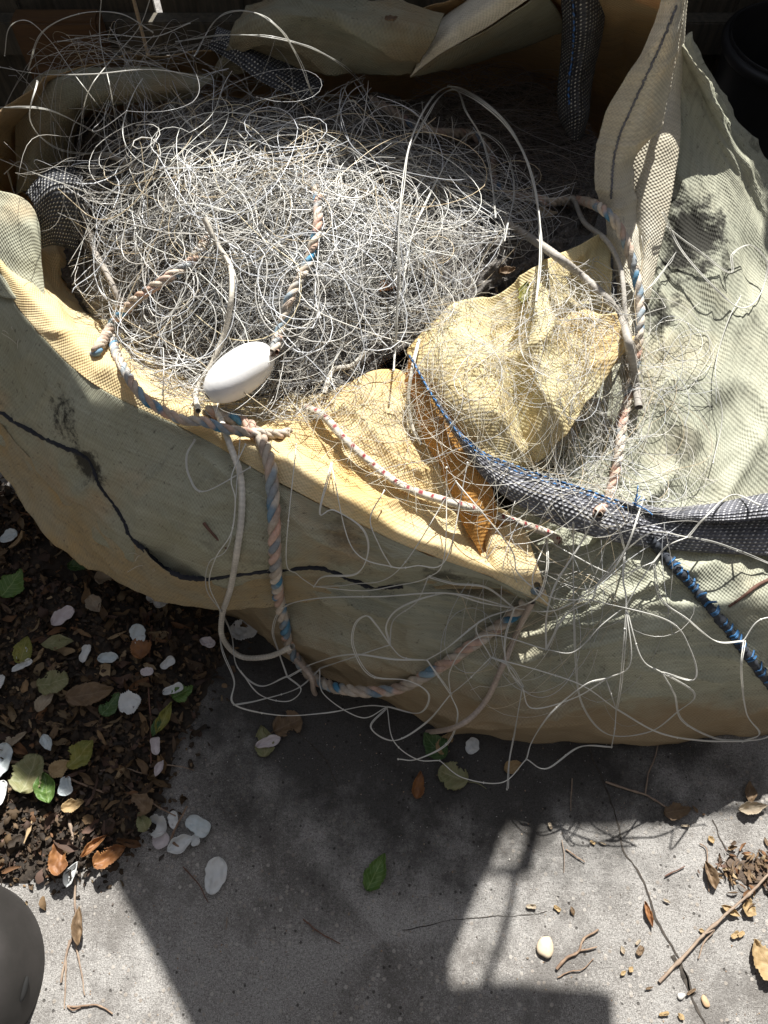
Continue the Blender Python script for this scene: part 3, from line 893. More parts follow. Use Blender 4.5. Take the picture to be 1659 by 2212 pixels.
def strands(count, cx, cy, rx, ry, h0, hamp, Rr, Lr, rad, tone, npt=72, kink=.4, pull=1.0, along=None, loopy=.6, clip='heap', cap=.53):
    """loose monofilament: curling walks over the heap, h0..h0+hamp above it"""
    S = count
    a = rng.random(S) * 2 * math.pi; q = np.sqrt(rng.random(S))
    px = cx + rx * q * np.cos(a); py = cy + ry * q * np.sin(a)
    if clip in ('heap', 'flap', 'back'):      # the mesh lies in clumps with hollows between them
        for _ in range(6):
            bad = vnoise(px / 105, py / 90, 77) + .25 * vnoise(px / 40, py / 40, 78) < .42 + .35 * rng.random(S)
            a = rng.random(S) * 2 * math.pi; q = np.sqrt(rng.random(S))
            px = np.where(bad, cx + rx * q * np.cos(a), px); py = np.where(bad, cy + ry * q * np.sin(a), py)
    st = np.array([hit(x, y) for x, y in zip(px, py)])
    L = rng.uniform(*Lr, S)
    ds = L / (npt - 1)
    R = rng.uniform(*Rr, S)
    sgn = np.where(rng.random(S) < .5, -1.0, 1.0)
    k0 = sgn / R * loopy
    th = rng.random(S) * 2 * math.pi if along is None else math.radians(along) + rng.normal(0, .45, S) + np.where(rng.random(S) < .5, math.pi, 0)
    x = st[:, 0].copy(); y = st[:, 1].copy()
    k = k0.copy()
    X = np.zeros((S, npt, 2))
    kn = np.zeros((S, npt), bool)
    nextk = rng.integers(6, 26, S)
    sx, sy = st[:, 0], st[:, 1]
    spread = .10
    for i in range(npt):
        X[:, i, 0] = x; X[:, i, 1] = y
        k += (k0 - k) * .10 + rng.normal(0, 1, S) / R * .26
        th = th + k * ds
        kk = (i == nextk) & (rng.random(S) < kink)
        th = np.where(kk, th + rng.normal(0, .9, S), th)
        kn[:, i] = (i == nextk)
        k = np.where(kk, -k * .6, k)
        k0 = np.where(kk & (rng.random(S) < .5), -k0, k0)
        nextk = np.where(i == nextk, i + rng.integers(9, 24, S), nextk)
        dx, dy = sx - x, sy - y
        d = np.hypot(dx, dy)
        far = np.clip(d / spread - 1, 0, 1.5) * pull
        tgt = np.arctan2(dy, dx)
        th = th + np.sin(tgt - th) * far * .10
        x = x + np.cos(th) * ds; y = y + np.sin(th) * ds
    t = np.linspace(0, 1, npt)
    hz = np.zeros((S, npt))
    for m in range(1, 4):
        hz += rng.normal(0, 1, (S, 1)) / m * np.sin(2 * math.pi * (m * .7 * t[None] + rng.random((S, 1))))
    hz = .5 + .28 * hz
    hz = np.clip(hz, 0, 1.6)
    lift = rng.random((S, 1)) ** .8
    z = np.minimum(height(X[..., 0], X[..., 1]), cap)
    for _ in range(16):
        z[:, 1:-1] = np.maximum(z[:, 1:-1] * .5 + .25 * (z[:, :-2] + z[:, 2:]), 0)
    z = z + h0 + hamp * (.35 + .65 * lift) * hz
    P = np.concatenate([X, z[..., None]], 2)
    # knots may bend sharply, everything else is springy
    for _ in range(2):
        Q = P.copy(); Q[:, 1:-1] = .25 * P[:, :-2] + .5 * P[:, 1:-1] + .25 * P[:, 2:]
        P = np.where(kn[..., None], P, Q)
    PX, PY = to_px(P)
    sdx = polydist(PX, PY, CLIPS[clip]) + 45 * fbm(PX / 60, PY / 60, 31, 3)
    outm = sdx < 0
    first = np.where(outm.any(1), outm.argmax(1), npt)
    for s in range(S):
        if first[s] < npt:
            P[s, max(first[s], 1):] = P[s, max(first[s] - 1, 0)]
            kn[s, max(first[s] - 1, 0):] = False
    keep = first > npt * .25
    P, kn, S = P[keep], kn[keep], int(keep.sum())
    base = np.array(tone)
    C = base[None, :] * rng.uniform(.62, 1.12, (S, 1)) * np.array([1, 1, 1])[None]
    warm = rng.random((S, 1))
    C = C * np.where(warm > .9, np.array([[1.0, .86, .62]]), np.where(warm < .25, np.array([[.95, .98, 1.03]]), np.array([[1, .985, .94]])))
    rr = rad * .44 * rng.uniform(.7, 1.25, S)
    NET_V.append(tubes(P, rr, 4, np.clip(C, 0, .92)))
    sel = np.argwhere(kn)
    for s, i in sel:
        if rng.random() < .55:
            KNOTS.append((P[s, i], rr[s] * 2.0, C[s]))


PALE = (.80, .79, .77)
DULL = (.50, .47, .43)
#        n    centre      radii     h0    amp   curl radius    length      thick  tone
strands(230, 620, 600, 430, 270, .000, .020, (.04, .13), (.5, 1.2), .00085, (.30, .275, .255))  # shade painted in: the lower layers get darker tones than the loops above
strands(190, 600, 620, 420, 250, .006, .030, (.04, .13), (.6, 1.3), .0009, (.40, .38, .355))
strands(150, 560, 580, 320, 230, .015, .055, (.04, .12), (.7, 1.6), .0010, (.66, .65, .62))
strands(105, 500, 480, 270, 190, .03, .090, (.04, .10), (.8, 1.7), .00155, (.90, .89, .875))
strands(170, 870, 560, 250, 170, .01, .045, (.04, .12), (.6, 1.4), .00092, (.70, .69, .66))
strands(70, 960, 480, 210, 150, .02, .070, (.045, .12), (.7, 1.5), .00125, (.86, .85, .835))
strands(170, 750, 740, 260, 110, .004, .030, (.05, .14), (.5, 1.2), .00085, PALE)
strands(26, 360, 700, 170, 190, .01, .050, (.04, .12), (.5, 1.2), .00105, PALE)
strands(100, 600, 850, 190, 50, .006, .02, (.08, .25), (.3, .8), .00085, PALE, along=12, loopy=.4)
strands(95, 1070, 500, 130, 100, .008, .05, (.04, .11), (.5, 1.2), .0011, PALE)
strands(70, 1120, 560, 120, 70, .02, .05, (.04, .11), (.5, 1.2), .0009, PALE, clip='flap')
strands(60, 560, 880, 260, 40, .006, .03, (.05, .16), (.5, 1.1), .0009, PALE)
# fine mesh over the pale flap and the yellow lining
strands(150, 1050, 770, 200, 190, .008, .040, (.05, .18), (.5, 1.1), .00066, (.84, .80, .70), clip='flap')
strands(70, 880, 920, 260, 120, .008, .040, (.05, .18), (.5, 1.1), .00066, (.84, .79, .66), clip='flap')
strands(140, 1230, 960, 130, 130, .006, .035, (.04, .12), (.4, .9), .00085, PALE, clip='right')
strands(46, 1180, 1050, 170, 70, .01, .035, (.05, .12), (.5, 1.0), .0010, PALE, clip='right')
strands(26, 1330, 900, 90, 300, .006, .030, (.06, .15), (.4, .9), .00085, PALE, clip='right')
strands(26, 1255, 455, 60, 35, .01, .05, (.02, .05), (.3, .6), .0014, (.85, .83, .78), clip='right')
# heap behind and its high loose loops, shade painted in as darker tones
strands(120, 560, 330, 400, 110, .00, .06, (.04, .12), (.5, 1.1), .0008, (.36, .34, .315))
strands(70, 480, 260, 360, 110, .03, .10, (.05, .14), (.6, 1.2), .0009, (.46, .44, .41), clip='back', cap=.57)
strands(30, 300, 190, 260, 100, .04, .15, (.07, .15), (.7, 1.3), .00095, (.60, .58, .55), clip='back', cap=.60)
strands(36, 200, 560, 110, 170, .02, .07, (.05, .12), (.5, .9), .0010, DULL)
# packed combed-looking mesh at the far right of the bag
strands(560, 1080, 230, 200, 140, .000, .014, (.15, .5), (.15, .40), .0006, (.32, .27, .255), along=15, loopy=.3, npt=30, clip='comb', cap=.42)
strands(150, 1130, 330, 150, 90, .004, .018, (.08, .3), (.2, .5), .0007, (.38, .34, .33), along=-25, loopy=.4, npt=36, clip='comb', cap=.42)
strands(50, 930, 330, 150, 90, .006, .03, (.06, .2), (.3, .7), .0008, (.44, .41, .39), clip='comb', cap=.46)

# open meshes hanging over the front of the bag
strands(34, 1230, 1210, 170, 120, .008, .03, (.05, .12), (.5, 1.0), .00095, PALE, clip='front')
strands(12, 1280, 1350, 180, 100, .008, .03, (.06, .13), (.5, 1.0), .00095, PALE, clip='front')

HERO = [  # loops one can follow in the photograph: (px, py, height above what lies behind) or explicit ('y', distance)
    [(850, 800, .05), (858, 640, .09), (862, 480, .14), (880, 330, .20), (920, 230, .25), (968, 188, .27), (1030, 210, .265), (1090, 262, .24), (1130, 330, .21), (1158, 430, .16), (1166, 540, .11), (1158, 650, .06)],
    [(968, 186, .27), (1036, 222, .265), (1095, 275, .24), (1136, 345, .21), (1163, 450, .16), (1170, 560, .10)],
    [(880, 330, .18), (940, 220, .24), (985, 195, .26), (1005, 240, .22), (1040, 300, .18), (1060, 380, .14), (1070, 470, .09)],
    [(868, 620, .05), (900, 480, .06), (1000, 300, .09), (1075, 310, .10), (1110, 400, .08), (1090, 520, .05)],
    [(365, 228, .15), (420, 282, .14), (470, 350, .11), (500, 420, .08), (450, 480, .07)],
    [(365, 228, .15), (400, 300, .13), (400, 355, .11), (290, 380, .10), (262, 440, .08), (290, 500, .07), (380, 450, .08), (440, 380, .1)],
    [(275, 470, .06), (300, 400, .1), (350, 350, .12), (430, 360, .12), (520, 330, .12), (600, 280, .12), (680, 290, .12), (740, 340, .10), (770, 390, .08)],
    [(700, 280, .1), (730, 360, .09), (735, 420, .08), (700, 460, .07), (640, 430, .07)],
    [(480, 350, .12), (500, 280, .14), (530, 300, .14), (540, 260, .14)],
    [(700, 330, .1), (740, 230, .13), (765, 220, .13), (768, 228, .12)],
    [(300, 560, .03), (290, 500, .05), (330, 460, .08), (420, 440, .1), (520, 460, .09), (620, 430, .08), (700, 440, .06)],
    [(300, 640, .03), (292, 540, .05), (300, 500, .06), (325, 480, .07)],
    [(315, 640, .03), (305, 560, .05), (312, 510, .06), (345, 480, .07)],
    [(395, 520, .05), (420, 480, .08), (520, 420, .1), (600, 400, .1), (610, 470, .08), (540, 560, .05), (470, 600, .04)],
    # loops against the fence, upper left
    [(10, 120, .20), (20, 60, .22), (60, 45, .23), (110, 90, .21), (160, 160, .17), (230, 250, .1)],
    [(60, 150, .18), (90, 70, .21), (170, 30, .22), (260, 30, .21), (330, 70, .2)],
    [(125, 90, .2), (230, 75, .2), (330, 80, .19), (410, 50, .19)],
    [(0, 145, .16), (90, 160, .16), (200, 160, .14), (330, 150, .13), (450, 170, .10), (530, 190, .08)],
    [(0, 232, .12), (110, 240, .12), (230, 300, .1), (340, 350, .07)],
    [(-10, 340, .10), (90, 380, .1), (200, 420, .08), (330, 470, .05)],
    [(220, -20, .24), (216, 80, .2), (240, 200, .15), (260, 330, .09)],
    [(330, -20, .26), (300, 60, .22), (240, 130, .18), (190, 200, .14), (170, 300, .09)],
    [(420, 120, .12), (470, 40, .17), (540, 25, .18), (600, 60, .17), (640, 120, .14), (680, 220, .1)],
    [(380, 90, .15), (520, 75, .15), (660, 100, .14), (760, 160, .11), (820, 250, .07)],
    [(15, 370, .10), (35, 420, .1), (60, 370, .11), (40, 350, .11), (10, 375, .1)],
    [(80, 175, .15), (65, 260, .13), (120, 320, .1), (210, 330, .09), (300, 280, .1)],
    # meshes over the right wall
    [(1430, 460, .02), (1470, 540, .025), (1540, 620, .02), (1600, 665, .015), (1640, 640, .02), (1655, 570, .03), (1620, 530, .035), (1580, 550, .03), (1575, 590, .02), (1490, 530, .02), (1440, 490, .02)],
    [(1460, 545, .02), (1420, 600, .02), (1380, 640, .02), (1330, 660, .03)],
    [(1540, 1000, .015), (1560, 900, .02), (1545, 800, .02), (1570, 700, .015), (1600, 640, .015)],
    # open meshes hanging in front of the bag: knots (px, py, stand-off) and the twines between them
]
K = dict(A=(475, 1317, .03), B=(678, 1267, .03), C=(620, 1462, .06), D=(842, 1393, .05), E=(922, 1426, .05), F=(973, 1500, .05), G=(1110, 1314, .045), H=(1128, 1484, .05),
         I=(1179, 1403, .05), J=(1331, 1532, .045), K=(1309, 1467, .05), L=(1430, 1453, .04), M=(1606, 1384, .03), N=(1321, 1614, .09), O=(1604, 1602, .09), P=(1349, 1190, .04),
         Q=(1484, 1160, .03), R=(1352, 1309, .05), S=(925, 1247, .035), T=(845, 1224, .03), U=(1137, 1640, .09), V=(836, 1527, .06), X=(950, 1643, .08), Y=(1277, 1296, .05),
         Z=(1060, 1420, .05), a=(520, 930, .02), b=(1238, 1130, .035), c=(985, 1040, .03), d=(640, 960, .02), e=(1390, 1075, .03), f=(715, 1000, .02), g=(420, 950, .015), h=(540, 1010, .02),
         i=(505, 1522, .07), j=(690, 1445, .05), k=(1095, 1705, .05), l=(1690, 1230, .02), m=(1660, 1590, .09), n=(1180, 1165, .03), o=(1300, 1090, .03), p=(1410, 1215, .03))
TW = ['A (446,1272) (452,1215) (498,1165) a', 'A (452,1262) (466,1205) (500,1150) (508,1080) (500,1030) (530,960)', 'A (500,1372) (512,1440) (560,1482) C', 'A (478,1400) (505,1470) i (600,1545) (700,1540) (790,1525) V',
      'i (560,1512) (640,1488) j', 'C (602,1410) (588,1360) (612,1312) (690,1292) (830,1288) (980,1282) G', 'C (680,1432) (760,1414) (850,1425) E', 'C (650,1490) (620,1515) (560,1500) (520,1450)',
      'B (642,1240) (618,1200) d', 'B (760,1262) (860,1232) c', 'B (780,1276) (850,1266) S (960,1200) (965,1010)', 'f (690,1108) (720,1102) (780,1140) (795,1190) (770,1240) (700,1246) B', 'f (760,1182) T (900,1222) (965,1205) (1010,1000)',
      'g (402,985) (408,1030) (440,1062) h', 'D (834,1350) (868,1310) (960,1282) (1040,1302) G', 'D (870,1420) E', 'E (965,1400) (1040,1340) G', 'D (812,1350) (790,1330) (765,1350) (762,1400) (800,1460) (880,1470) (925,1500) (905,1540) V',
      'F (972,1450) (1010,1392) (1068,1372) I', 'F (988,1545) (965,1605) (900,1640) (860,1640)', 'F E', 'F (920,1560) (850,1600) (800,1570) V', 'G (1200,1318) (1290,1262) P e', 'G (1160,1290) (1180,1230) n', 'G (1050,1270) (980,1262) S',
      'H (1096,1440) (1090,1380) G', 'H (1150,1530) (1240,1508) K (1362,1432) R', 'H (1118,1545) (1100,1640) k', 'I (1202,1352) (1196,1318) (1150,1260) n', 'I (1240,1408) (1300,1350) R', 'J (1260,1482) (1170,1450) Z', 'J (1420,1582) (1510,1600) O',
      'J (1328,1575) N', 'J (1340,1470) R (1345,1250) P', 'J K', 'L (1385,1420) R', 'L (1456,1500) (1472,1556) (1540,1594) O', 'L (1500,1468) (1490,1400) (1440,1340) Y', 'M (1600,1450) (1612,1540) (1640,1585) O', 'M (1545,1384) (1480,1335) (1425,1292) p',
      'N (1250,1614) (1180,1660) U', 'U (1085,1690) (1000,1680) X', 'X (900,1640) (850,1600) V', 'U (1150,1600) (1190,1540) (1260,1482) K', 'b (1238,1260) (1242,1420) (1256,1520) (1310,1585) (1400,1582) (1460,1540) (1500,1500) L', 'P (1290,1262) Y (1220,1330) I',
      'Q (1410,1150) P', 'Q (1560,1178) l', 'Q (1520,1120) (1580,1070) (1640,1090)', 'O m (1690,1540)', 'Y (1190,1290) (1120,1240) (1100,1180) c', 'p (1440,1180) Q', 'p (1380,1260) R', 'o (1330,1130) P', 'o (1250,1180) (1200,1260) (1180,1330) I',
      'Z (1030,1350) G', 'Z (1100,1440) H', 'Z (1010,1470) F', 'n (1240,1200) (1330,1240) p', 'j (760,1420) D', 'j (700,1500) (780,1550) V', 'S (900,1300) (850,1340) D', 'T (820,1180) (800,1120) (830,1060)', 'M (1640,1340) (1700,1330)']
for s in TW:
    P_ = []
    for q in s.split():
        if q[0] == '(':
            u_, v_ = q[1:-1].split(','); P_.append((float(u_), float(v_), None))
        else:
            P_.append(K[q])
    offs = [q[2] for q in P_ if q[2] is not None]
    HERO.append([(q[0], q[1], q[2] if q[2] is not None else (offs[0] + offs[-1]) / 2 + .008) for q in P_])
FRONT = 29
for i, H in enumerate(HERO):
    C3 = np.array([q[:3] for q in H], float)
    n = max(44, 12 * len(H))
    D3, _t = resample(C3 * [1, 1, 400], n=n)
    D3[:, 2] /= 400
    rays = np.array([ray(u_, v_) for u_, v_, _ in D3])
    dh = np.array([np.linalg.norm(hit(u_, v_) - CAM) for u_, v_, _ in D3])
    dd = dh - D3[:, 2]
    for _ in range(40):
        s_ = dd.copy(); s_[1:-1] = .25 * dd[:-2] + .5 * dd[1:-1] + .25 * dd[2:]
        dd = np.minimum(s_, dh - .004)
    D = CAM + rays * dd[:, None]
    t = _t / _t[-1] * np.linalg.norm(np.diff(D, axis=0), axis=1).sum()
    thick = .00125 if i in (0, 1) else (.00090 if i >= FRONT else .00080)
    tone = np.array([(.78, .77, .72)]) * rng.uniform(.85, 1.1)
    NET_V.append(tubes(D[None], np.array([thick * rng.uniform(.85, 1.1)]), 6, np.clip(tone, 0, .92)))
    if rng.random() < .6:      # doubled line of the next mesh
        off = np.stack([.0028 * fbm(t * 9, t * 0 + k, 300 + i, 2) for k in range(3)], 1)
        NET_V.append(tubes((D + off + [.0015, 0, .001])[None], np.array([thick * .85]), 5, np.clip(tone * .95, 0, .92)))
    for j in (0, -1, n // 2):
        KNOTS.append((D[j], thick * 1.9, tone[0]))
M_MONO = vcol('monofilament', rough=.24, spec=.6, trans=.30)
v, f, c = merge(NET_V)
link('monofilament_mesh', v, f, M_MONO, netroot, col=c)
# knots
ico = bmesh.new(); bmesh.ops.create_icosphere(ico, subdivisions=1, radius=1)
iv = np.array([x.co[:] for x in ico.verts]); fi = np.array([[l.index for l in q.verts] for q in ico.faces]); ico.free()
vs, fs, cs = [], [], []
for i, (p, r, colr) in enumerate(KNOTS):
    vs.append(iv * r * np.array([1, 1.25, 1]) + p); fs.append(fi + i * len(iv)); cs.append(np.repeat(np.clip(colr, 0, .9)[None], len(iv), 0))
kn = link('knots', np.concatenate(vs), np.concatenate(fs), M_MONO, netroot, col=np.concatenate(cs))
kn['kind'] = 'stuff'
print('strand quads', len(f), 'knots', len(KNOTS))

# ==================================================================== ROPES, CORDS, FLOAT
M_ROPE = vcol('rope_fibre', rough=.7, spec=.25, mottle=.25, mscale=160, bump_s=.8)
M_CORD = vcol('cord_fibre', rough=.65, spec=.3, mottle=.2, mscale=140, bump_s=.5)
MULTI = [(.70, .61, .50), (.62, .38, .29), (.66, .45, .36), (.06, .25, .42), (.64, .58, .49), (.25, .36, .44), (.70, .63, .54), (.60, .50, .40)]
MUTED = [(.34, .28, .23), (.30, .20, .17), (.10, .16, .24), (.36, .31, .26)]  # darker, greyer set of the rope colours


def rope(name, L, R, pitch, label, cat, pal=MULTI, seed=1, group=None, off=.006, strands=3, run=.024):
    v, f, c = laid_rope(np.array(lay(L, off)), R, pitch, pal, strands=strands, seed=seed, run=run)
    o = link(name, v, f, M_ROPE, None, col=c)
    return tag(top_from(o), label, cat, group)


def cordobj(name, L, R, colr, label, cat, seed=1, flecks=None, group=None, off=.006):
    v, f, c = cord(np.array(lay(L, off)), R, colr, seed, flecks=flecks)
    o = link(name, v, f, M_CORD, None, col=c)
    return tag(top_from(o), label, cat, group)


GR = 'twisted multicoloured ropes of the net'
rope('twisted_rope', [(640, 380, 'o', 0.02), (676, 392, 'o', 0.06), (688, 470, 'o', 0.080), (668, 560, 'o', 0.075), (628, 640, 'o', 0.065), (606, 710, 'o', 0.060), (592, 762, 'o', 0.065)], .0078, .050,
     'pink, cream and blue twisted rope running down into the top end of the white float', 'rope', seed=3, group=GR)
rope('twisted_rope', [(446, 884, 'o', .022), (480, 900, 'o', .016), (525, 910, 'o', .014), (562, 945, 'o', .014), (584, 1000, 'o', .014), (594, 1060, 'o', .013), (597, 1140, 'o', .012), (597, 1220, 'o', .012), (604, 1290, 'o', .012),
                      (616, 1350, 'y', .475), (634, 1410, 'y', .455), (685, 1468, 'y', .415), (760, 1492, 'y', .375), (850, 1490, 'o', .02), (935, 1452, 'o', .016), (1030, 1388, 'o', .016), (1110, 1330, 'o', .016), (1165, 1270, 'o', .014)], .0100, .062,
     'thick pink, cream and blue rope hanging in a long loop down the bag front', 'rope', seed=8, group=GR)
rope('twisted_rope', [(455, 505, 'o', 0.02), (410, 565, 'o', 0.07), (350, 606, 'o', 0.085), (290, 650, 'o', 0.080), (240, 706, 'o', 0.070), (212, 752, 'o', 0.03), (204, 768, 'o', -.012), (200, 778, 'o', -.035)], .0080, .050,
     'salmon and cream twisted rope slanting across the net towards the left rim', 'rope', pal=MULTI + [(.60, .38, .28)] * 3, seed=12, group=GR)
rope('twisted_rope', [(262, 640, 'o', 0.036), (243, 710, 'o', 0.036), (255, 775, 'o', 0.036), (300, 850, 'o', 0.034), (345, 885, 'o', 0.030), (395, 908, 'o', 0.030), (440, 912, 'o', 0.030), (500, 930, 'o', 0.028), (600, 938, 'o', 0.012), (630, 930, 'o', -0.012)], .0078, .050,
     'blue and cream twisted rope lying along the inside of the left rim below the float', 'rope', seed=19, group=GR)
rope('twisted_rope', [(1148, 425, 'o', .03), (1190, 436, 'o', .03), (1245, 432, 'o', .035), (1300, 452, 'o', .035), (1340, 500, 'o', .03), (1362, 560, 'o', .025), (1378, 640, 'o', .022), (1380, 720, 'o', .02), (1368, 820, 'o', .02), (1348, 900, 'o', .02), (1338, 980, 'o', .02), (1318, 1070, 'o', .02), (1290, 1110, 'o', .012)], .0080, .050,
     'pink and blue twisted rope draped over the right rim beside the corner fold', 'rope', seed=23, group=GR)
rope('twisted_rope', [(800, 215, 'o', 0.040), (840, 235, 'o', 0.050), (880, 262, 'o', 0.050), (940, 285, 'o', 0.050), (1020, 292, 'o', 0.050), (1062, 330, 'o', 0.050), (1068, 390, 'o', 0.050), (1100, 420, 'o', 0.040), (1150, 428, 'o', 0.040)], .0080, .050,
     'darker twisted rope in the shade at the back of the net heap', 'rope', pal=MUTED, seed=27, group=GR)
CREAM = (.66, .61, .52)
cordobj('braided_cord', [(440, 470, 'o', 0.095), (470, 530, 'o', 0.095), (497, 575, 'o', 0.090), (500, 640, 'o', 0.080), (485, 720, 'o', 0.065), (455, 790, 'o', 0.060), (424, 845, 'o', 0.055), (428, 888, 'o', 0.047)], .0042, CREAM,
        'cream braided cord curving down across the sunlit net to the left end of the float', 'cord', 3)
cordobj('braided_cord', [(462, 880, 'o', .03), (478, 910, 'o', .018), (498, 965, 'o', .014), (520, 1030, 'o', .012), (522, 1110, 'o', .010), (512, 1190, 'o', .010), (498, 1270, 'o', .014), (480, 1330, 'y', .49), (482, 1380, 'y', .475), (520, 1418, 'y', .46), (580, 1418, 'y', .445), (632, 1396, 'y', .44)], .0050, (.72, .68, .60),
        'white braided cord hanging below the float and looping back to the thick rope', 'cord', 5)
cordobj('braided_cord', [(330, 380, 'o', 0.080), (260, 345, 'o', 0.080), (212, 338, 'o', 0.080), (200, 390, 'o', 0.075), (186, 460, 'o', 0.070), (200, 530, 'o', 0.070), (240, 610, 'o', 0.065), (270, 680, 'o', 0.050)], .0048, (.40, .36, .31),
        'grey brown braided cord in the shade beside the left webbing strap', 'cord', 7)
cordobj('braided_cord', [(660, 880, 'o', .012), (700, 900, 'o', .012), (745, 950, 'o', .012), (800, 1000, 'o', .012), (860, 1045, 'o', .012), (920, 1070, 'o', .014), (1000, 1092, 'o', .016), (1090, 1120, 'o', .018), (1180, 1150, 'o', .016), (1210, 1170, 'o', .012)], .0062, (.66, .60, .50),
        'cream braided cord with dark red tracer flecks crossing the yellow lining', 'cord', 9, flecks=(.25, .02, .03))
cordobj('braided_cord', [(1090, 480, 'o', 0.046), (1140, 510, 'o', 0.051), (1200, 552, 'o', 0.046), (1255, 595, 'o', 0.041), (1310, 645, 'o', 0.038), (1342, 692, 'o', 0.038), (1358, 740, 'o', 0.036), (1372, 820, 'o', 0.030), (1380, 880, 'o', 0.028)], .0066, (.40, .37, .33),
        'thick grey braided cord lying across the pale folded flap', 'cord', 11)
cordobj('braided_cord', [(1225, 430, 'o', .04), (1240, 432, 'o', .05), (1262, 480, 'o', .035), (1310, 520, 'o', .03), (1340, 580, 'o', .022), (1350, 680, 'o', .02), (1356, 780, 'o', .012), (1362, 850, 'o', .01)], .0042, (.50, .47, .42),
        'thin grey cord knotted at the right rim next to the twisted rope', 'cord', 13)
cordobj('braided_cord', [(905, 735, 'o', .02), (892, 790, 'o', .018), (882, 860, 'o', .014), (890, 920, 'o', .012), (910, 960, 'o', .01)], .0030, (.70, .66, .56),
        'thin pale cord hanging down from the net beside the orange fold', 'cord', 15)
cordobj('braided_cord', [(640, 1425, 'y', .44), (672, 1462, 'y', .405), (682, 1500, 'y', .395), (730, 1530, 'y', .38), (815, 1574, 'y', .355), (900, 1582, 'y', .335), (985, 1570, 'y', .31), (1045, 1520, 'o', .016), (1085, 1440, 'o', .016), (1120, 1360, 'o', .016), (1150, 1300, 'o', .014)], .0045, (.52, .43, .36),
        'brownish cord tied to the thick hanging rope and drooping below it', 'cord', 17)
cordobj('braided_cord', [(700, 850, 'o', .02), (720, 800, 'o', .025), (760, 790, 'o', .02), (790, 760, 'o', .02)], .0040, CREAM,
        'short cream cord end half buried in the net right of the float', 'cord', 19)

# float: an egg-shaped net buoy on the rope
a0 = on(452, 886, .012); a1 = on(590, 764, .030)
a0[2] = max(a0[2], .455); a1[2] = max(a1[2], .455)
ax = a1 - a0; Lf = np.linalg.norm(ax); ax /= Lf; Lf *= .94
cen = (a0 + a1) / 2 + np.array([0, 0, .012])
prof = [(-.5, .13), (-.5, .20), (-.485, .26), (-.45, .36), (-.38, .50), (-.28, .62), (-.15, .70), (0, .73), (.15, .71), (.28, .64), (.38, .53), (.45, .40), (.485, .29), (.5, .22), (.5, .13), (.44, .10)]
prof = cr1(np.array(prof), 60)
rmax = .034
s1 = np.cross(ax, [0, 0, 1]); s1 /= np.linalg.norm(s1); s2 = np.cross(s1, ax)
sd = 48
ang = np.arange(sd) * 2 * math.pi / sd
V = cen + (prof[:, 0] * Lf)[:, None, None] * ax + (prof[:, 1] / .73 * rmax)[:, None, None] * (np.cos(ang)[None, :, None] * s1 + np.sin(ang)[None, :, None] * s2)
idx = np.arange(len(prof) * sd).reshape(len(prof), sd)
a = idx[:-1]; b = np.roll(a, -1, 1); d = idx[1:]; c_ = np.roll(d, -1, 1)
M_FLOAT = plain('float_plastic', (.82, .81, .80), (.74, .73, .71), scale=22, rough=.45, speck=(90, (.20, .18, .15), .68, .8), bump_s=.08, bscale=180, spec=.4)
fo = link('net_float', V.reshape(-1, 3), np.stack([a, b, c_, d], -1).reshape(-1, 4), M_FLOAT)
tag(top_from(fo), 'white egg-shaped plastic float threaded on the rope by the front rim', 'float')
ringc = on(438, 862, .02)
th = np.linspace(0, 2 * math.pi, 40)
RP = ringc[None] + .018 * (np.cos(th)[:, None] * np.array([.5, .3, .7]) + np.sin(th)[:, None] * np.array([.3, .95, 0]))
v, f, c = tubes(RP[None], np.array([.0026]), 8, np.array([[.5, .42, .3]]))
tag(top_from(link('cord_ring', v, f, M_CORD, None, col=c)), 'small tan ring of cord around the rope at the left end of the float', 'ring')

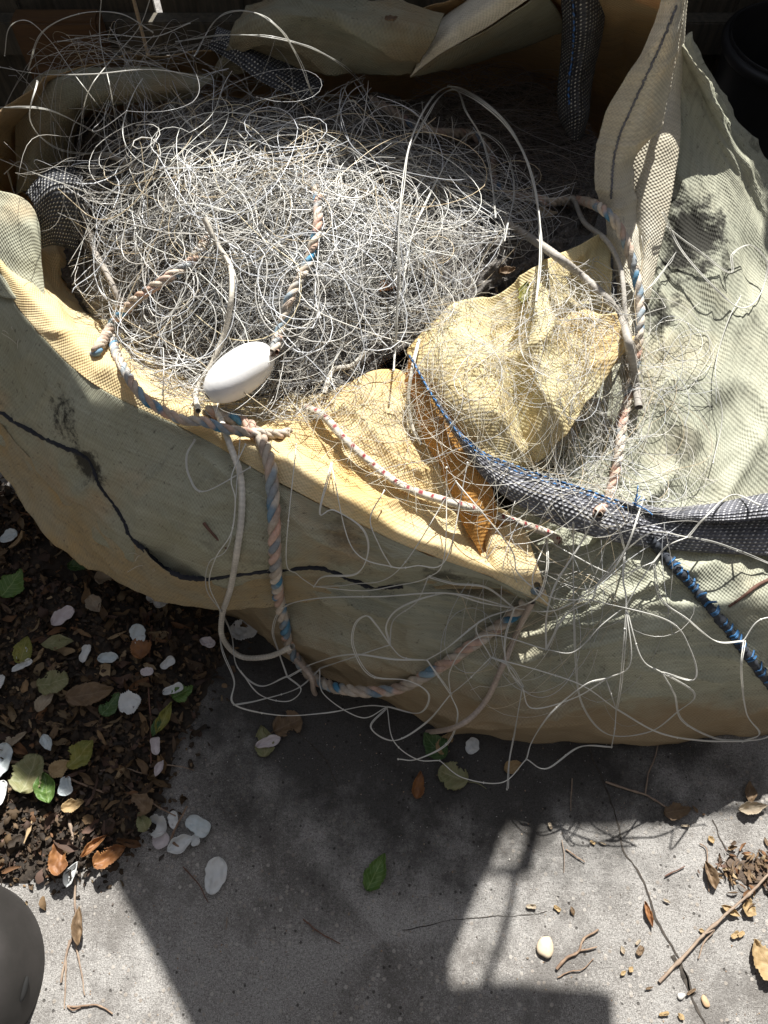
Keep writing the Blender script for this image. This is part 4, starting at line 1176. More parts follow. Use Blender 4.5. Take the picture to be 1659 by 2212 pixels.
# ==================================================================== GROUND
def concrete():
    m, nt, out = new_mat('worn_concrete')
    n = N(nt)
    geo = n('ShaderNodeNewGeometry').outputs['Position']
    g2 = n.noise(240, 3, .75, geo)
    big = n.ramp(n.noise(2.2, 6, .62, geo), .35, .68)
    col = n.mix(big, (.37, .358, .34), (.24, .228, .212))
    mid = n.ramp(n.noise(14, 6, .68, geo), .38, .66)
    col = n.mix(n.math('MULTIPLY', mid, .45), col, (.20, .185, .17))
    gr = n.noise(520, 3, .8, geo)
    col = n.mix(n.math('MULTIPLY', n.ramp(gr, .52, .64), .75), col, (.58, .55, .52))
    col = n.mix(n.math('MULTIPLY', n.ramp(gr, .47, .34), .8), col, (.07, .063, .058))
    col = n.mix(n.math('MULTIPLY', n.ramp(g2, .53, .66), .6), col, (.50, .48, .45))
    col = n.mix(n.math('MULTIPLY', n.ramp(g2, .46, .34), .65), col, (.09, .08, .072))
    blot = n.ramp(n.noise(5.5, 8, .76, geo), .47, .64)
    col = n.mix(n.math('MULTIPLY', blot, .62), col, (.105, .095, .086))
    v = n('ShaderNodeTexVoronoi'); v.inputs['Scale'].default_value = 120; n.l(geo, v.inputs['Vector'])
    sep = n('ShaderNodeSeparateXYZ'); n.l(v.outputs['Color'], sep.inputs[0])
    pick = n.math('GREATER_THAN', sep.outputs[0], .86)
    peb = n.math('MULTIPLY', pick, n.ramp(v.outputs['Distance'], .42, .30))
    pc = n.mix(sep.outputs[1], (.48, .45, .41), (.30, .26, .22))
    col = n.mix(n.math('MULTIPLY', peb, .8), col, pc)
    pits = n.math('MULTIPLY', n.math('LESS_THAN', sep.outputs[0], .05), n.ramp(v.outputs['Distance'], .35, .2))
    col = n.mix(n.math('MULTIPLY', pits, .8), col, (.05, .045, .04))
    # damp stain round the bag, enlarged and darkened to paint in shade
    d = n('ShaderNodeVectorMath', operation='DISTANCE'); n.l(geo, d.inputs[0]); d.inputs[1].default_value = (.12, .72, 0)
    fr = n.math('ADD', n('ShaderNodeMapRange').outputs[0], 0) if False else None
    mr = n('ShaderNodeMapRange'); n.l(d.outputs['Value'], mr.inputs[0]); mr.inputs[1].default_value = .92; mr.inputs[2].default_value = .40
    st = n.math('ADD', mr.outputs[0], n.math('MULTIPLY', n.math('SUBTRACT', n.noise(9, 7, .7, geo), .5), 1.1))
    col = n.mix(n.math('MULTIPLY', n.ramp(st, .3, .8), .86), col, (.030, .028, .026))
    b = n('ShaderNodeBsdfPrincipled'); n.l(col, b.inputs['Base Color']); b.inputs['Roughness'].default_value = .9
    b.inputs['Specular IOR Level'].default_value = .2
    h = n.math('ADD', n.math('MULTIPLY', gr, 1.0), n.math('ADD', n.math('MULTIPLY', n.noise(60, 5, .65, geo), 1.2), n.math('SUBTRACT', n.math('MULTIPLY', peb, .25), n.math('MULTIPLY', pits, .7))))
    bump = n('ShaderNodeBump'); bump.inputs['Strength'].default_value = .8; bump.inputs['Distance'].default_value = .0035
    n.l(h, bump.inputs['Height']); n.l(bump.outputs[0], b.inputs['Normal'])
    n.l(b.outputs[0], out.inputs[0])
    return m


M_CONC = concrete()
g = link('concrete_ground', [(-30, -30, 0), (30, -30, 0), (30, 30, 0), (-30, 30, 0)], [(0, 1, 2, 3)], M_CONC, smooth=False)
structure(g)

M_SOIL = plain('dark_soil', (.018, .014, .011), (.05, .038, .028), scale=40, rough=.95, bump_s=1, bscale=150, speck=(200, (.12, .09, .06), .62, .6))
SP = [(-200, 900), (110, 1120), (330, 1230), (480, 1300), (505, 1390), (462, 1450), (436, 1520), (400, 1600), (366, 1670), (345, 1745), (318, 1800), (280, 1845), (235, 1882), (175, 1895), (90, 1900), (-60, 1905), (-230, 1910)]
SPW = np.array([W(a, b, 0)[:2] for a, b in SP])




gx = np.linspace(SPW[:, 0].min() - .03, SPW[:, 0].max() + .03, 150); gy = np.linspace(SPW[:, 1].min() - .03, SPW[:, 1].max() + .03, 150)
X, Y = np.meshgrid(gx, gy)
Dp = polydist(X, Y, SPW) + .022 * fbm(X * 22, Y * 22, 5, 4)
Z = np.clip(Dp, -.02, .06) * .22 + .002 + .006 * fbm(X * 40, Y * 40, 9, 4) * np.clip(Dp * 20, 0, 1)
Zs = np.where(Dp < 0, -.01, Z)
o = link('soil', np.stack([X, Y, Zs], 2).reshape(-1, 3), grid_faces(150, 150), M_SOIL)
structure(o)


def soil_z(x, y):
    d = polydist(np.array([x]), np.array([y]), SPW)[0]
    return max(0.0, min(d, .06) * .22) + .003


# leaf litter: thousands of crumbled leaves, nobody could count them
LV, LF, LC = [], [], []
pal = np.array([(.05, .035, .024), (.085, .055, .034), (.13, .085, .048), (.19, .12, .06), (.10, .06, .045), (.03, .024, .02), (.26, .19, .11), (.07, .055, .045), (.15, .075, .035)])


def frag(x, y, z, L, w, rot, tilt, curl, colr, roll):
    nu, nv = 5, 3
    u = np.linspace(-.5, .5, nu); v = np.linspace(-.5, .5, nv)
    U, V = np.meshgrid(u, v, indexing='ij')
    ww = np.sqrt(np.clip(1 - (2 * U) ** 2 * .92, .04, 1)) * (1 + rng.normal(0, .28, U.shape))
    x0 = U * L; y0 = V * w * ww; z0 = curl * L * (U ** 2) * 2.2 + roll * w * (V ** 2) * 3 + rng.normal(0, .02 * L, U.shape)
    ct, st_ = math.cos(tilt), math.sin(tilt)
    x1 = x0 * ct - z0 * st_; z1 = x0 * st_ + z0 * ct
    cr, sr = math.cos(rot), math.sin(rot)
    P = np.stack([x + x1 * cr - y0 * sr, y + x1 * sr + y0 * cr, z + z1 - z1.min() * .7], -1).reshape(-1, 3)
    return P, grid_faces(nu, nv), np.repeat(colr[None], nu * nv, 0)


off = 0
nfr = 0
while nfr < 9500:
    x = rng.uniform(SPW[:, 0].min() - .1, SPW[:, 0].max() + .1); y = rng.uniform(SPW[:, 1].min() - .06, SPW[:, 1].max())
    d = polydist(np.array([x]), np.array([y]), SPW)[0]
    if d < -.05 or (d < 0 and rng.random() > .28 * math.exp(d * 45)):
        continue
    if 0 <= d < .02 and rng.random() > .6:
        continue
    # a bare damp patch of slab shows through below the bag
    bp = W(150, 1205, 0)
    if math.hypot(x - bp[0], (y - bp[1]) * 1.3) < .07 and rng.random() < .85:
        continue
    L = rng.uniform(.004, .013) if rng.random() < .86 else rng.uniform(.012, .028)
    colr = pal[rng.choice(len(pal), p=[.2, .2, .16, .09, .1, .1, .05, .05, .05])] * (rng.uniform(.30, .85) if rng.random() < .8 else rng.uniform(.9, 1.7))
    z = (soil_z(x, y) if d > 0 else .002) + rng.random() ** 2 * .012 * (d > 0)
    P, F, C = frag(x, y, z, L, L * rng.uniform(.18, .8), rng.random() * 6.28, rng.normal(0, .40), rng.normal(0, .45), colr, rng.normal(0, .5))
    LV.append(P); LF.append(F + off); LC.append(C); off += len(P); nfr += 1
m_ = 0
while m_ < 330:
    x = rng.uniform(SPW[:, 0].min(), SPW[:, 0].max()); y = rng.uniform(SPW[:, 1].min(), SPW[:, 1].max())
    if polydist(np.array([x]), np.array([y]), SPW)[0] < .004:
        continue
    L = rng.uniform(.016, .042)
    colr = pal[rng.choice([1, 2, 3, 4, 6, 8])] * rng.uniform(.6, 1.6)
    P, F, C = frag(x, y, soil_z(x, y) + .006 + .006 * rng.random(), L, L * rng.uniform(.14, .5), rng.random() * 6.28, rng.normal(0, .3), rng.uniform(-.2, .9), colr, rng.uniform(.2, 1.2))
    LV.append(P); LF.append(F + off); LC.append(C); off += len(P); m_ += 1
M_LIT = vcol('dry_leaf', rough=.75, spec=.3, trans=.12, mottle=.35, mscale=120, bump_s=.4)
o = link('leaf_litter', np.concatenate(LV), np.concatenate(LF), M_LIT, col=np.clip(np.concatenate(LC), 0, 1))
tag(o, 'dark brown crumbled leaf litter covering the soil beside the concrete', 'leaf litter', kind='stuff')

# grit on the slab
LV, LF, LC, off = [], [], [], 0
ico = bmesh.new(); bmesh.ops.create_icosphere(ico, subdivisions=1, radius=1)
iv = np.array([q.co[:] for q in ico.verts]); fi = np.array([[l.index for l in q.verts] for q in ico.faces]); ico.free()
for k in range(2600):
    px, py = rng.uniform(60, 1700), rng.uniform(1560, 2240)
    p = W(px, py, 0)
    if inside(p[:1], p[1:2], SPW)[0]:
        continue
    r = .0004 + .0010 * rng.random() ** 3
    if rng.random() < .02:
        r *= 1.9
    v = iv * r * rng.uniform(.6, 1.3, 3) * np.array([1, 1, .7]) + [p[0], p[1], r * .3]
    LV.append(v); LF.append(fi + off); off += len(iv)
    LC.append(np.repeat((np.array(random.choice([(.42, .40, .37), (.30, .24, .18), (.12, .10, .09), (.5, .48, .45), (.36, .24, .15)])) * rng.uniform(.7, 1.2))[None], len(iv), 0))
o = link('grit', np.concatenate(LV), np.concatenate(LF), M_LIT, col=np.concatenate(LC))
tag(o, 'tiny grit and crumbs of dirt scattered over the concrete', 'grit', kind='stuff')

# cracks: narrow uneven openings with dirt in them
M_CRACK = plain('crack_dirt', (.03, .026, .022), (.07, .06, .05), scale=90, rough=1)


def crack(L, w, seed):
    P, t = resample([W(a, b, .0012) for a, b in L], n=170)
    r_ = np.random.default_rng(seed)
    P[:, 0] += .0035 * fbm(t * 40, t * 0, seed, 4); P[:, 1] += .002 * fbm(t * 40, t * 0 + 5, seed, 4)
    T = np.gradient(P, axis=0); T /= np.linalg.norm(T, axis=1, keepdims=True) + 1e-9
    S_ = np.stack([-T[:, 1], T[:, 0], T[:, 2] * 0], 1)
    a = w * np.clip(.35 + 1.1 * vnoise(t * 60, t * 0, seed + 1) * vnoise(t * 14, t * 0, seed + 4) * 2, .15, 2.2)
    b = w * np.clip(.35 + 1.1 * vnoise(t * 60, t * 0, seed + 2) * vnoise(t * 14, t * 0, seed + 5) * 2, .15, 2.2)
    V = np.stack([P + S_ * a[:, None], P - S_ * b[:, None]], 1).reshape(-1, 3)
    o = link('ground_crack', V, grid_faces(170, 2), M_CRACK)
    structure(o)


crack([(1272, 1610), (1300, 1680), (1330, 1760), (1345, 1830), (1378, 1880), (1402, 1940), (1420, 1990), (1452, 2050), (1480, 2105), (1500, 2160), (1535, 2230)], .0017, 3)
crack([(1455, 2062), (1470, 2090), (1488, 2120), (1500, 2150)], .0045, 8)
crack([(560, 1500), (640, 1580), (700, 1640), (730, 1700)], .0010, 11)
crack([(870, 2010), (1000, 1985), (1150, 1975), (1180, 1968)], .0006, 15)
crack([(1540, 1770), (1565, 1830), (1590, 1850)], .0010, 17)
# broken hollow in the slab near the right edge, filled with crumbs of earth
hp = np.array([W(a, b, 0)[:2] for a, b in [(1560, 1870), (1575, 1850), (1600, 1865), (1640, 1850), (1720, 1840), (1730, 1900), (1660, 1915), (1625, 1920), (1600, 1905), (1575, 1895)]])
gx = np.linspace(hp[:, 0].min() - .01, hp[:, 0].max() + .01, 60); gy = np.linspace(hp[:, 1].min() - .01, hp[:, 1].max() + .01, 50)
X, Y = np.meshgrid(gx, gy)
Dp = polydist(X, Y, hp) + .008 * fbm(X * 50, Y * 50, 3, 4)
Z = np.where(Dp < 0, -.004, .0015 + .005 * np.clip(Dp * 60, 0, 1) * (.4 + fbm(X * 90, Y * 90, 7, 3)))
o = link('soil', np.stack([X, Y, Z], 2).reshape(-1, 3), grid_faces(50, 60), plain('crumbly_earth', (.06, .045, .035), (.15, .11, .08), scale=70, rough=1, bump_s=1, bscale=220))
structure(o)

LV, LF, LC, off = [], [], [], 0
for q in range(120):
    a_, b_ = rng.normal(1625, 45), rng.normal(1880, 28)
    p = W(a_, b_, 0)
    L = rng.uniform(.004, .02)
    P, F, C = frag(p[0], p[1], .004 + .004 * rng.random(), L, L * rng.uniform(.12, .5), rng.random() * 6.28, rng.normal(0, .3), rng.normal(.2, .5), pal[rng.choice([1, 2, 3, 4, 6, 8])] * rng.uniform(.6, 1.8), rng.normal(0, .7))
    LV.append(P); LF.append(F + off); LC.append(C); off += len(P)
o = link('leaf_crumbs', np.concatenate(LV), np.concatenate(LF), M_LIT, col=np.clip(np.concatenate(LC), 0, 1))
tag(o, 'dry brown leaf crumbs gathered in the broken hollow of the concrete', 'leaf crumbs', kind='stuff')

# ==================================================================== FALLEN LEAVES AND PETALS (each one a thing)
PXM = .00084


def blade(kind, L, wd, seed, curl=.25, cup=.2, nu=34, nv=17):
    """leaf or petal lying around the origin, long axis +x, UV along and across"""
    u = np.linspace(0, 1, nu); v = np.linspace(-1, 1, nv)
    U, V = np.meshgrid(u, v, indexing='ij')
    if kind == 'petal':
        w = (1 - np.abs(2 * U - 1) ** 2.5) ** .55 * (.82 + .18 * U)
    elif kind == 'square':
        w = (1 - np.abs(2 * U - 1) ** 5) ** .5 * (.75 + .25 * U)
    elif kind == 'lance':
        w = np.sin(math.pi * np.clip(U, 0, 1) ** .9) ** .9
    elif kind == 'round':
        w = (1 - np.abs(2 * U - 1) ** 2.1) ** .5
    else:
        w = np.sin(math.pi * U ** .75) ** .75 * (1.0 - .12 * U)
    w = np.clip(w, .015, 1)
    if kind in ('leaf', 'round'):
        w = w * (1 + .05 * np.sin(U * 70 + seed) * (np.abs(V) > .9) + .26 * fbm(U * 5, V * 0 + (V > 0) * 9, seed, 4))
    else:
        w = w * (1 + .24 * fbm(U * 4, V * 0 + (V > 0) * 7, seed, 3))
    x = (U - .5) * L; y = V * w * wd / 2
    z = cup * wd * (V ** 2) * w * .5 + curl * L * ((U - .5) ** 2) + .14 * L * fbm(U * 3 + seed, V * 1.5, seed, 3)
    z += .012 * L * np.abs(np.sin(U * 20)) * np.abs(V) * (kind in ('leaf', 'round'))
    P = np.stack([x, y, z], -1).reshape(-1, 3)
    P[:, 2] -= P[:, 2].min()
    uv = np.stack([U, (V + 1) / 2], -1).reshape(-1, 2)
    F = grid_faces(nu, nv)
    if kind in ('leaf', 'round') and seed % 3:      # bitten and torn edges
        q = np.random.default_rng(seed)
        fc = uv[F].mean(1) * [1, 2] - [0, 1]
        for _ in range(1 + seed % 2):
            u0, v0, r0 = q.uniform(.15, .95), q.choice([-1, 1]) * q.uniform(.75, 1.05), q.uniform(.16, .42)
            d_ = np.hypot((fc[:, 0] - u0) * 2.2, fc[:, 1] - v0) + .06 * q.normal(size=len(fc))
            F = F[d_ > r0]; fc = fc[d_ > r0]
    return P, F, uv


def stem_tube(P0, P1, r, bow=.1):
    P0, P1 = np.array(P0, float), np.array(P1, float)
    m = (P0 + P1) / 2 + np.array([-(P1 - P0)[1], (P1 - P0)[0], .0]) * bow
    pts = cr1(np.array([P0, m, P1]), 10)
    return tubes(pts[None], np.linspace(r, r * .7, 10)[None], 5)


def lay_down(name, mat, kind, px, py, Lp, Wp, rot, label, cat, seed=1, curl=.25, cup=.2, z=None, tilt=(0, 0), group=None, stem=0, stem_mat=None, scale=None):
    p = W(px, py, 0)
    if z is None:
        z = soil_z(p[0], p[1]) + (.022 if inside(p[:1], p[1:2], SPW)[0] else .0)
    p = W(px, py, z)
    k = PXM * (1 if scale is None else scale)
    V, F, uv = blade(kind, Lp * k, Wp * k, seed, curl, cup)
    a = math.radians(rot)
    tx, ty = math.radians(tilt[0]), math.radians(tilt[1])
    Ry = np.array([[math.cos(tx), 0, -math.sin(tx)], [0, 1, 0], [math.sin(tx), 0, math.cos(tx)]])
    Rx = np.array([[1, 0, 0], [0, math.cos(ty), -math.sin(ty)], [0, math.sin(ty), math.cos(ty)]])
    Rz = np.array([[math.cos(a), -math.sin(a), 0], [math.sin(a), math.cos(a), 0], [0, 0, 1]])
    V = V @ Ry.T @ Rx.T
    V[:, 2] -= V[:, 2].min()
    V = V @ Rz.T
    o = link(name, V, F, mat, uv=uv)
    o.location = p
    md = o.modifiers.new('thickness', 'SOLIDIFY'); md.thickness = .0004 if cat != 'petal' else .0007; md.offset = 0
    tag(o, label, cat, group)
    if stem:
        d = Rz @ np.array([1, 0, 0])
        s0 = -d * Lp * k * .5 + [0, 0, .002]; s1 = -d * (Lp * .5 + stem) * k + [0, 0, .0015]
        v, f, _ = stem_tube(s0, s1, .0009)
        s = link('leaf_stem', v, f, stem_mat or mat)
        s.parent = o
    return o


PW = plain('petal_white', (.66, .68, .68), (.74, .74, .72), scale=60, rough=.6, trans=.25, speck=(260, (.3, .28, .25), .74, .6), bump_s=.15)
PB = plain('petal_bluish', (.55, .62, .64), (.64, .68, .68), scale=60, rough=.6, trans=.25, speck=(240, (.25, .25, .25), .74, .6), bump_s=.15)
PP = plain('petal_pinkish', (.58, .52, .53), (.66, .60, .60), scale=60, rough=.6, trans=.25, speck=(240, (.25, .2, .2), .72, .6), bump_s=.15)
LG = plain('leaf_green', (.045, .10, .03), (.075, .13, .045), scale=60, rough=.5, trans=.25, vein=(.20, .28, .12), bump_s=.3)
LB = plain('leaf_bright_green', (.085, .17, .035), (.12, .20, .05), scale=70, rough=.5, trans=.3, vein=(.28, .36, .14), speck=(170, (.05, .05, .02), .68, .9))
LY = plain('leaf_yellow', (.27, .25, .05), (.21, .22, .055), scale=60, rough=.55, trans=.3, vein=(.40, .36, .14), speck=(150, (.09, .06, .03), .64, .9))
LO = plain('leaf_olive', (.20, .21, .095), (.26, .245, .125), scale=60, rough=.55, trans=.25, vein=(.36, .34, .2), speck=(170, (.14, .10, .05), .66, .8))
LT = plain('leaf_tan', (.36, .25, .12), (.44, .32, .17), scale=50, rough=.65, trans=.25, vein=(.28, .18, .09), speck=(150, (.15, .09, .05), .66, .8))
LN = plain('leaf_brown', (.13, .085, .05), (.19, .125, .07), scale=50, rough=.65, trans=.15, vein=(.24, .17, .1))
LR = plain('leaf_orange', (.30, .135, .045), (.20, .09, .04), scale=50, rough=.55, trans=.2, vein=(.2, .09, .04), speck=(130, (.1, .05, .03), .68, .8))
LP = plain('leaf_pale', (.40, .34, .25), (.32, .25, .18), scale=60, rough=.7, trans=.2, vein=(.26, .2, .14))
TW = plain('twig_bark', (.16, .10, .065), (.28, .20, .14), scale=70, rough=.8, stretch=(1, 1, 1), bump_s=.6)

D = lay_down
# petals: mat, kind, px, py, length, width, rotation
D('petal', PB, 'petal', 20, 1160, 42, 34, 40, 'pale bluish petal on bare ground below the bag, above the green leaf', 'petal', 1)
D('petal', PP, 'petal', 138, 1334, 56, 38, 40, 'pinkish white oval petal with a bent lower edge on dark litter', 'petal', 2, cup=.5)
D('petal', PW, 'petal', 330, 1288, 34, 22, -60, 'folded white petal tucked against the lower edge of the bag', 'petal', 3, cup=.8, tilt=(0, 25))
D('petal', PW, 'round', 350, 1302, 34, 30, 30, 'creased white petal just below the lower edge of the bag', 'petal', 4, cup=.6)
D('petal', PB, 'petal', 300, 1372, 46, 36, 100, 'bluish petal standing behind the orange-brown leaf', 'petal', 5, tilt=(25, 0))
D('petal', PB, 'petal', 235, 1424, 44, 25, 4, 'small oval bluish white petal with a grey line along it', 'petal', 6, cup=.7)
D('petal', PW, 'square', 186, 1413, 40, 20, 80, 'narrow upright white petal beside the yellow-olive leaves', 'petal', 7, cup=.9)
D('petal', PP, 'petal', 449, 1388, 36, 24, -20, 'white petal below the bag edge close to the hanging white cord', 'petal', 8)
D('petal', PW, 'round', 528, 1362, 62, 54, 15, 'large pale petal in deep shade under the overhanging bag', 'petal', 9)
D('petal', PW, 'round', 282, 1521, 48, 46, 20, 'broad rounded white petal right of the green leaf scrap', 'petal', 10, cup=.5)
D('petal', PP, 'petal', 318, 1452, 28, 22, 0, 'small whitish petal touching the thin upright twig', 'petal', 11)
D('petal', PW, 'square', 362, 1432, 34, 20, 40, 'torn white petal scrap right of the thin upright twig', 'petal', 12, cup=.9, tilt=(0, 20))
D('petal', PB, 'lance', 102, 1676, 42, 20, 118, 'narrow pointed white petal above the big olive leaf', 'petal', 13, cup=.9) if False else None
D('petal', PB, 'lance', 103, 1605, 40, 22, -55, 'narrow pointed bluish petal above the big olive leaf', 'petal', 13, cup=.9)
D('petal', PW, 'petal', -4, 1480, 44, 24, 70, 'white petal half out of the left side among dark litter', 'petal', 14)
D('petal', PB, 'petal', 48, 1412, 30, 18, 60, 'bluish petal scrap behind the spotted yellow leaf', 'petal', 15)
D('petal', PW, 'square', 50, 1440, 46, 18, 30, 'crumpled white petal below the spotted yellow leaf', 'petal', 16, cup=.8)
D('petal', PB, 'petal', 2, 1648, 76, 48, 75, 'large bluish white petal beside the big olive leaf', 'petal', 17)
D('petal', PW, 'petal', 0, 1718, 56, 30, 80, 'white petal below the large bluish petal', 'petal', 18)
D('petal', PB, 'square', 144, 1699, 38, 30, -80, 'square bluish petal right of the big olive leaf', 'petal', 19, cup=.3)
D('petal', PW, 'round', 340, 1786, 44, 40, -30, 'cupped white petal, topmost left of the petal cluster on the concrete', 'petal', 20, cup=.9)
D('petal', PP, 'round', 349, 1816, 34, 32, 60, 'small white petal left of the leaning brown twig in the cluster', 'petal', 21, cup=.4)
D('petal', PW, 'petal', 376, 1772, 36, 22, 100, 'white petal partly behind the leaning brown twig in the cluster', 'petal', 22, cup=.4)
D('petal', PB, 'square', 428, 1784, 54, 36, -28, 'flat-ended bluish petal at the right of the petal cluster', 'petal', 23, cup=.3)
D('petal', PW, 'lance', 392, 1824, 56, 32, 28, 'curled white petal with a folded tip at the bottom of the petal cluster', 'petal', 24, cup=1.1)
D('petal', PW, 'square', 424, 1818, 26, 20, -60, 'folded pale petal tip lying against the curled white petal', 'petal', 25, tilt=(30, 0))
pz = D('petal', PW, 'petal', 466, 1892, 68, 46, 82, 'lone oval white petal with a dark mark on the shaded concrete', 'petal', 26, curl=.1, cup=.25)
D('petal', PW, 'lance', 160, 1888, 50, 22, 68, 'small white funnel-shaped petal lying on the long upright twig', 'petal', 27, cup=1.4, tilt=(18, 0), z=.012)
D('petal', PP, 'petal', 580, 1604, 54, 25, 18, 'oval white petal lying on the olive leaf on the shaded concrete', 'petal', 28, z=.006, cup=.5)
D('petal', PW, 'petal', 1020, 1612, 36, 30, 60, 'white petal at the foot of the bag front', 'petal', 29)
D('petal', PP, 'square', 338, 1612, 36, 20, 100, 'torn pinkish petal close to the end of the thin upright twig', 'petal', 30, cup=.9)
D('petal', PP, 'lance', 345, 1660, 34, 16, 70, 'small crumpled petal at the edge of the litter', 'petal', 31, cup=1.2)
D('petal', PW, 'square', 375, 1492, 44, 20, 20, 'white petal scrap under the bright green leaf', 'petal', 32, cup=.8)
# leaves
D('fallen_leaf', LB, 'leaf', 28, 1262, 74, 66, 65, 'ragged bright green leaf on dark ground below the bag at the far left', 'leaf', 41)
D('fallen_leaf', LG, 'leaf', 178, 1222, 62, 34, 10, 'dark green leaf poking out from under the lower edge of the bag', 'leaf', 42)
D('fallen_leaf', LP, 'leaf', 235, 1205 + 45, 56, 40, 10, 'curled beige leaf below the lower edge of the bag', 'leaf', 43, curl=.6, cup=.6)
D('fallen_leaf', LO, 'lance', 126, 1390, 70, 34, 6, 'half-moon olive leaf beside the pinkish oval petal', 'leaf', 44, cup=.6)
D('fallen_leaf', LY, 'leaf', 53, 1406, 62, 46, 85, 'yellow-green leaf eaten through with dark spots', 'leaf', 45)
D('fallen_leaf', LR, 'round', 306, 1400, 52, 44, 100, 'ragged orange-brown leaf crossed by the thin upright twig', 'leaf', 46)
D('fallen_leaf', LO, 'round', 118, 1476, 66, 54, 15, 'round olive leaf with a browned right half', 'leaf', 47)
D('fallen_leaf', LN, 'leaf', 198, 1500, 100, 50, 12, 'large dark brown leaf between the round olive leaf and the green scrap', 'leaf', 48)
D('fallen_leaf', LG, 'leaf', 240, 1522, 56, 40, 60, 'torn green leaf scrap left of the broad white petal', 'leaf', 49)
D('fallen_leaf', LB, 'leaf', 396, 1496, 48, 44, 30, 'bright green leaf with small holes near the concrete edge', 'leaf', 50)
D('fallen_leaf', LY, 'lance', 356, 1552, 70, 26, 70, 'narrow yellowed leaf near the concrete edge below the bright green leaf', 'leaf', 51, cup=.7)
D('fallen_leaf', LG, 'lance', 338, 1570, 42, 20, 80, 'small narrow green leaf beside the narrow yellowed leaf', 'leaf', 52)
D('fallen_leaf', LY, 'leaf', 176, 1630, 70, 54, 52, 'bright yellow leaf with brown spots on the litter', 'leaf', 53)
D('fallen_leaf', LO, 'round', 66, 1672, 78, 66, 80, 'big pale olive leaf with a bitten lower edge', 'leaf', 54)
D('fallen_leaf', LB, 'lance', 102, 1702, 66, 40, 112, 'yellow-green half leaf overlapping the big olive leaf', 'leaf', 55, cup=.6)
D('fallen_leaf', LR, 'leaf', 128, 1856, 62, 42, 105, 'glossy orange-brown leaf left of the white funnel petal', 'leaf', 56, curl=.5, cup=.5)
D('fallen_leaf', LR, 'lance', 205, 1828, 60, 18, 42, 'rolled reddish leaf slanting up beside the white funnel petal', 'leaf', 57, cup=1.5)
D('fallen_leaf', LR, 'leaf', 240, 1850, 66, 40, 30, 'reddish crumpled leaf at the lower corner of the litter', 'leaf', 58, curl=.5, cup=.7)
D('fallen_leaf', LP, 'leaf', 28, 1602, 66, 24, 32, 'long pale pinkish leaf at the left beside the dark litter', 'leaf', 59, cup=.6)
D('fallen_leaf', LT, 'leaf', 130, 1660, 44, 38, 40, 'tan leaf behind the yellow-green half leaf', 'leaf', 60)
D('fallen_leaf', LN, 'leaf', 306, 1736, 52, 44, 140, 'square dull brown leaf above the petal cluster', 'leaf', 61)
D('fallen_leaf', LT, 'leaf', 160, 1740, 44, 26, 20, 'curled tan leaf below the square bluish petal', 'leaf', 62, curl=.7, cup=.6)
D('fallen_leaf', LO, 'leaf', 310, 1776, 40, 30, 120, 'olive tan leaf left of the petal cluster', 'leaf', 63, curl=.4)
D('fallen_leaf', LP, 'leaf', 206, 1308, 46, 36, -50, 'pale crumpled leaf right of the pinkish oval petal', 'leaf', 64, curl=.6, cup=.6)
D('fallen_leaf', LT, 'leaf', 292, 1480, 44, 22, 60, 'small tan leaf left of the thin upright twig', 'leaf', 65, cup=.6) if False else None
D('fallen_leaf', LP, 'leaf', 100, 1515, 54, 28, 60, 'pale curled leaf below the round olive leaf', 'leaf', 66, cup=.8)
D('fallen_leaf', LN, 'round', 622, 1566, 64, 54, 25, 'round brown leaf on the shaded concrete under the drooping cord', 'leaf', 67, stem=14)
D('fallen_leaf', LO, 'leaf', 570, 1602, 66, 46, 100, 'olive leaf underneath an oval white petal on the shaded concrete', 'leaf', 68)
D('fallen_leaf', LG, 'leaf', 938, 1612, 66, 50, 130, 'green leaf at the foot of the bag front', 'leaf', 69)
D('fallen_leaf', LT, 'leaf', 962, 1606, 52, 36, 60, 'tan leaf beside the green leaf at the foot of the bag', 'leaf', 70, z=.005)
D('fallen_leaf', LO, 'round', 978, 1677, 64, 54, 160, 'pale green rounded leaf on the shaded concrete below the bag', 'leaf', 71, stem=40)
D('fallen_leaf', LR, 'leaf', 904, 1697, 56, 26, 80, 'rust brown curled leaf on the shaded concrete', 'leaf', 72, curl=.5, cup=.8)
D('fallen_leaf', LB, 'leaf', 812, 1884, 76, 42, 62, 'lone bright green leaf on the shaded concrete', 'leaf', 75, cup=.4)
D('fallen_leaf', LT, 'leaf', 1108, 1657, 40, 30, 20, 'small tan leaf scrap under the hanging net', 'leaf', 74, cup=.8)
D('fallen_leaf', LP, 'leaf', 1622, 1746, 58, 26, 8, 'curled pale leaf on the edge of the bag shadow', 'leaf', 75, curl=.5, cup=.9)
D('fallen_leaf', LT, 'leaf', 1652, 2072, 74, 62, 115, 'yellow tan leaf with a stalk on the sunlit concrete at the far right', 'leaf', 76, curl=.3, cup=.4, stem=24)
D('fallen_leaf', LN, 'leaf', 1462, 1752, 58, 36, 10, 'thin dull brown leaf at the end of the forked twig', 'leaf', 77)
D('fallen_leaf', LN, 'lance', 1618, 1812 - 100, 46, 22, 80, 'dark narrow leaf in the shade behind the curled pale leaf', 'leaf', 78, cup=.7)
D('fallen_leaf', LT, 'leaf', 1616, 1960, 34, 26, 70, 'small tan leaf scrap beside the long bare twig', 'leaf', 79, cup=.7)
D('fallen_leaf', LT, 'lance', 1578, 1968, 38, 14, -30, 'narrow golden husk next to the long bare twig', 'leaf', 80, cup=.9)
D('fallen_leaf', LN, 'lance', 173, 2000, 66, 22, 98, 'rolled brown leaf hanging on the long upright twig over the sunlit concrete', 'leaf', 81, cup=1.6, z=.006)
D('fallen_leaf', LN, 'lance', 1533, 1936 - 45, 52, 22, 100, 'dry brown seed head with red flecks near the broken hollow', 'leaf', 82, cup=1.2)
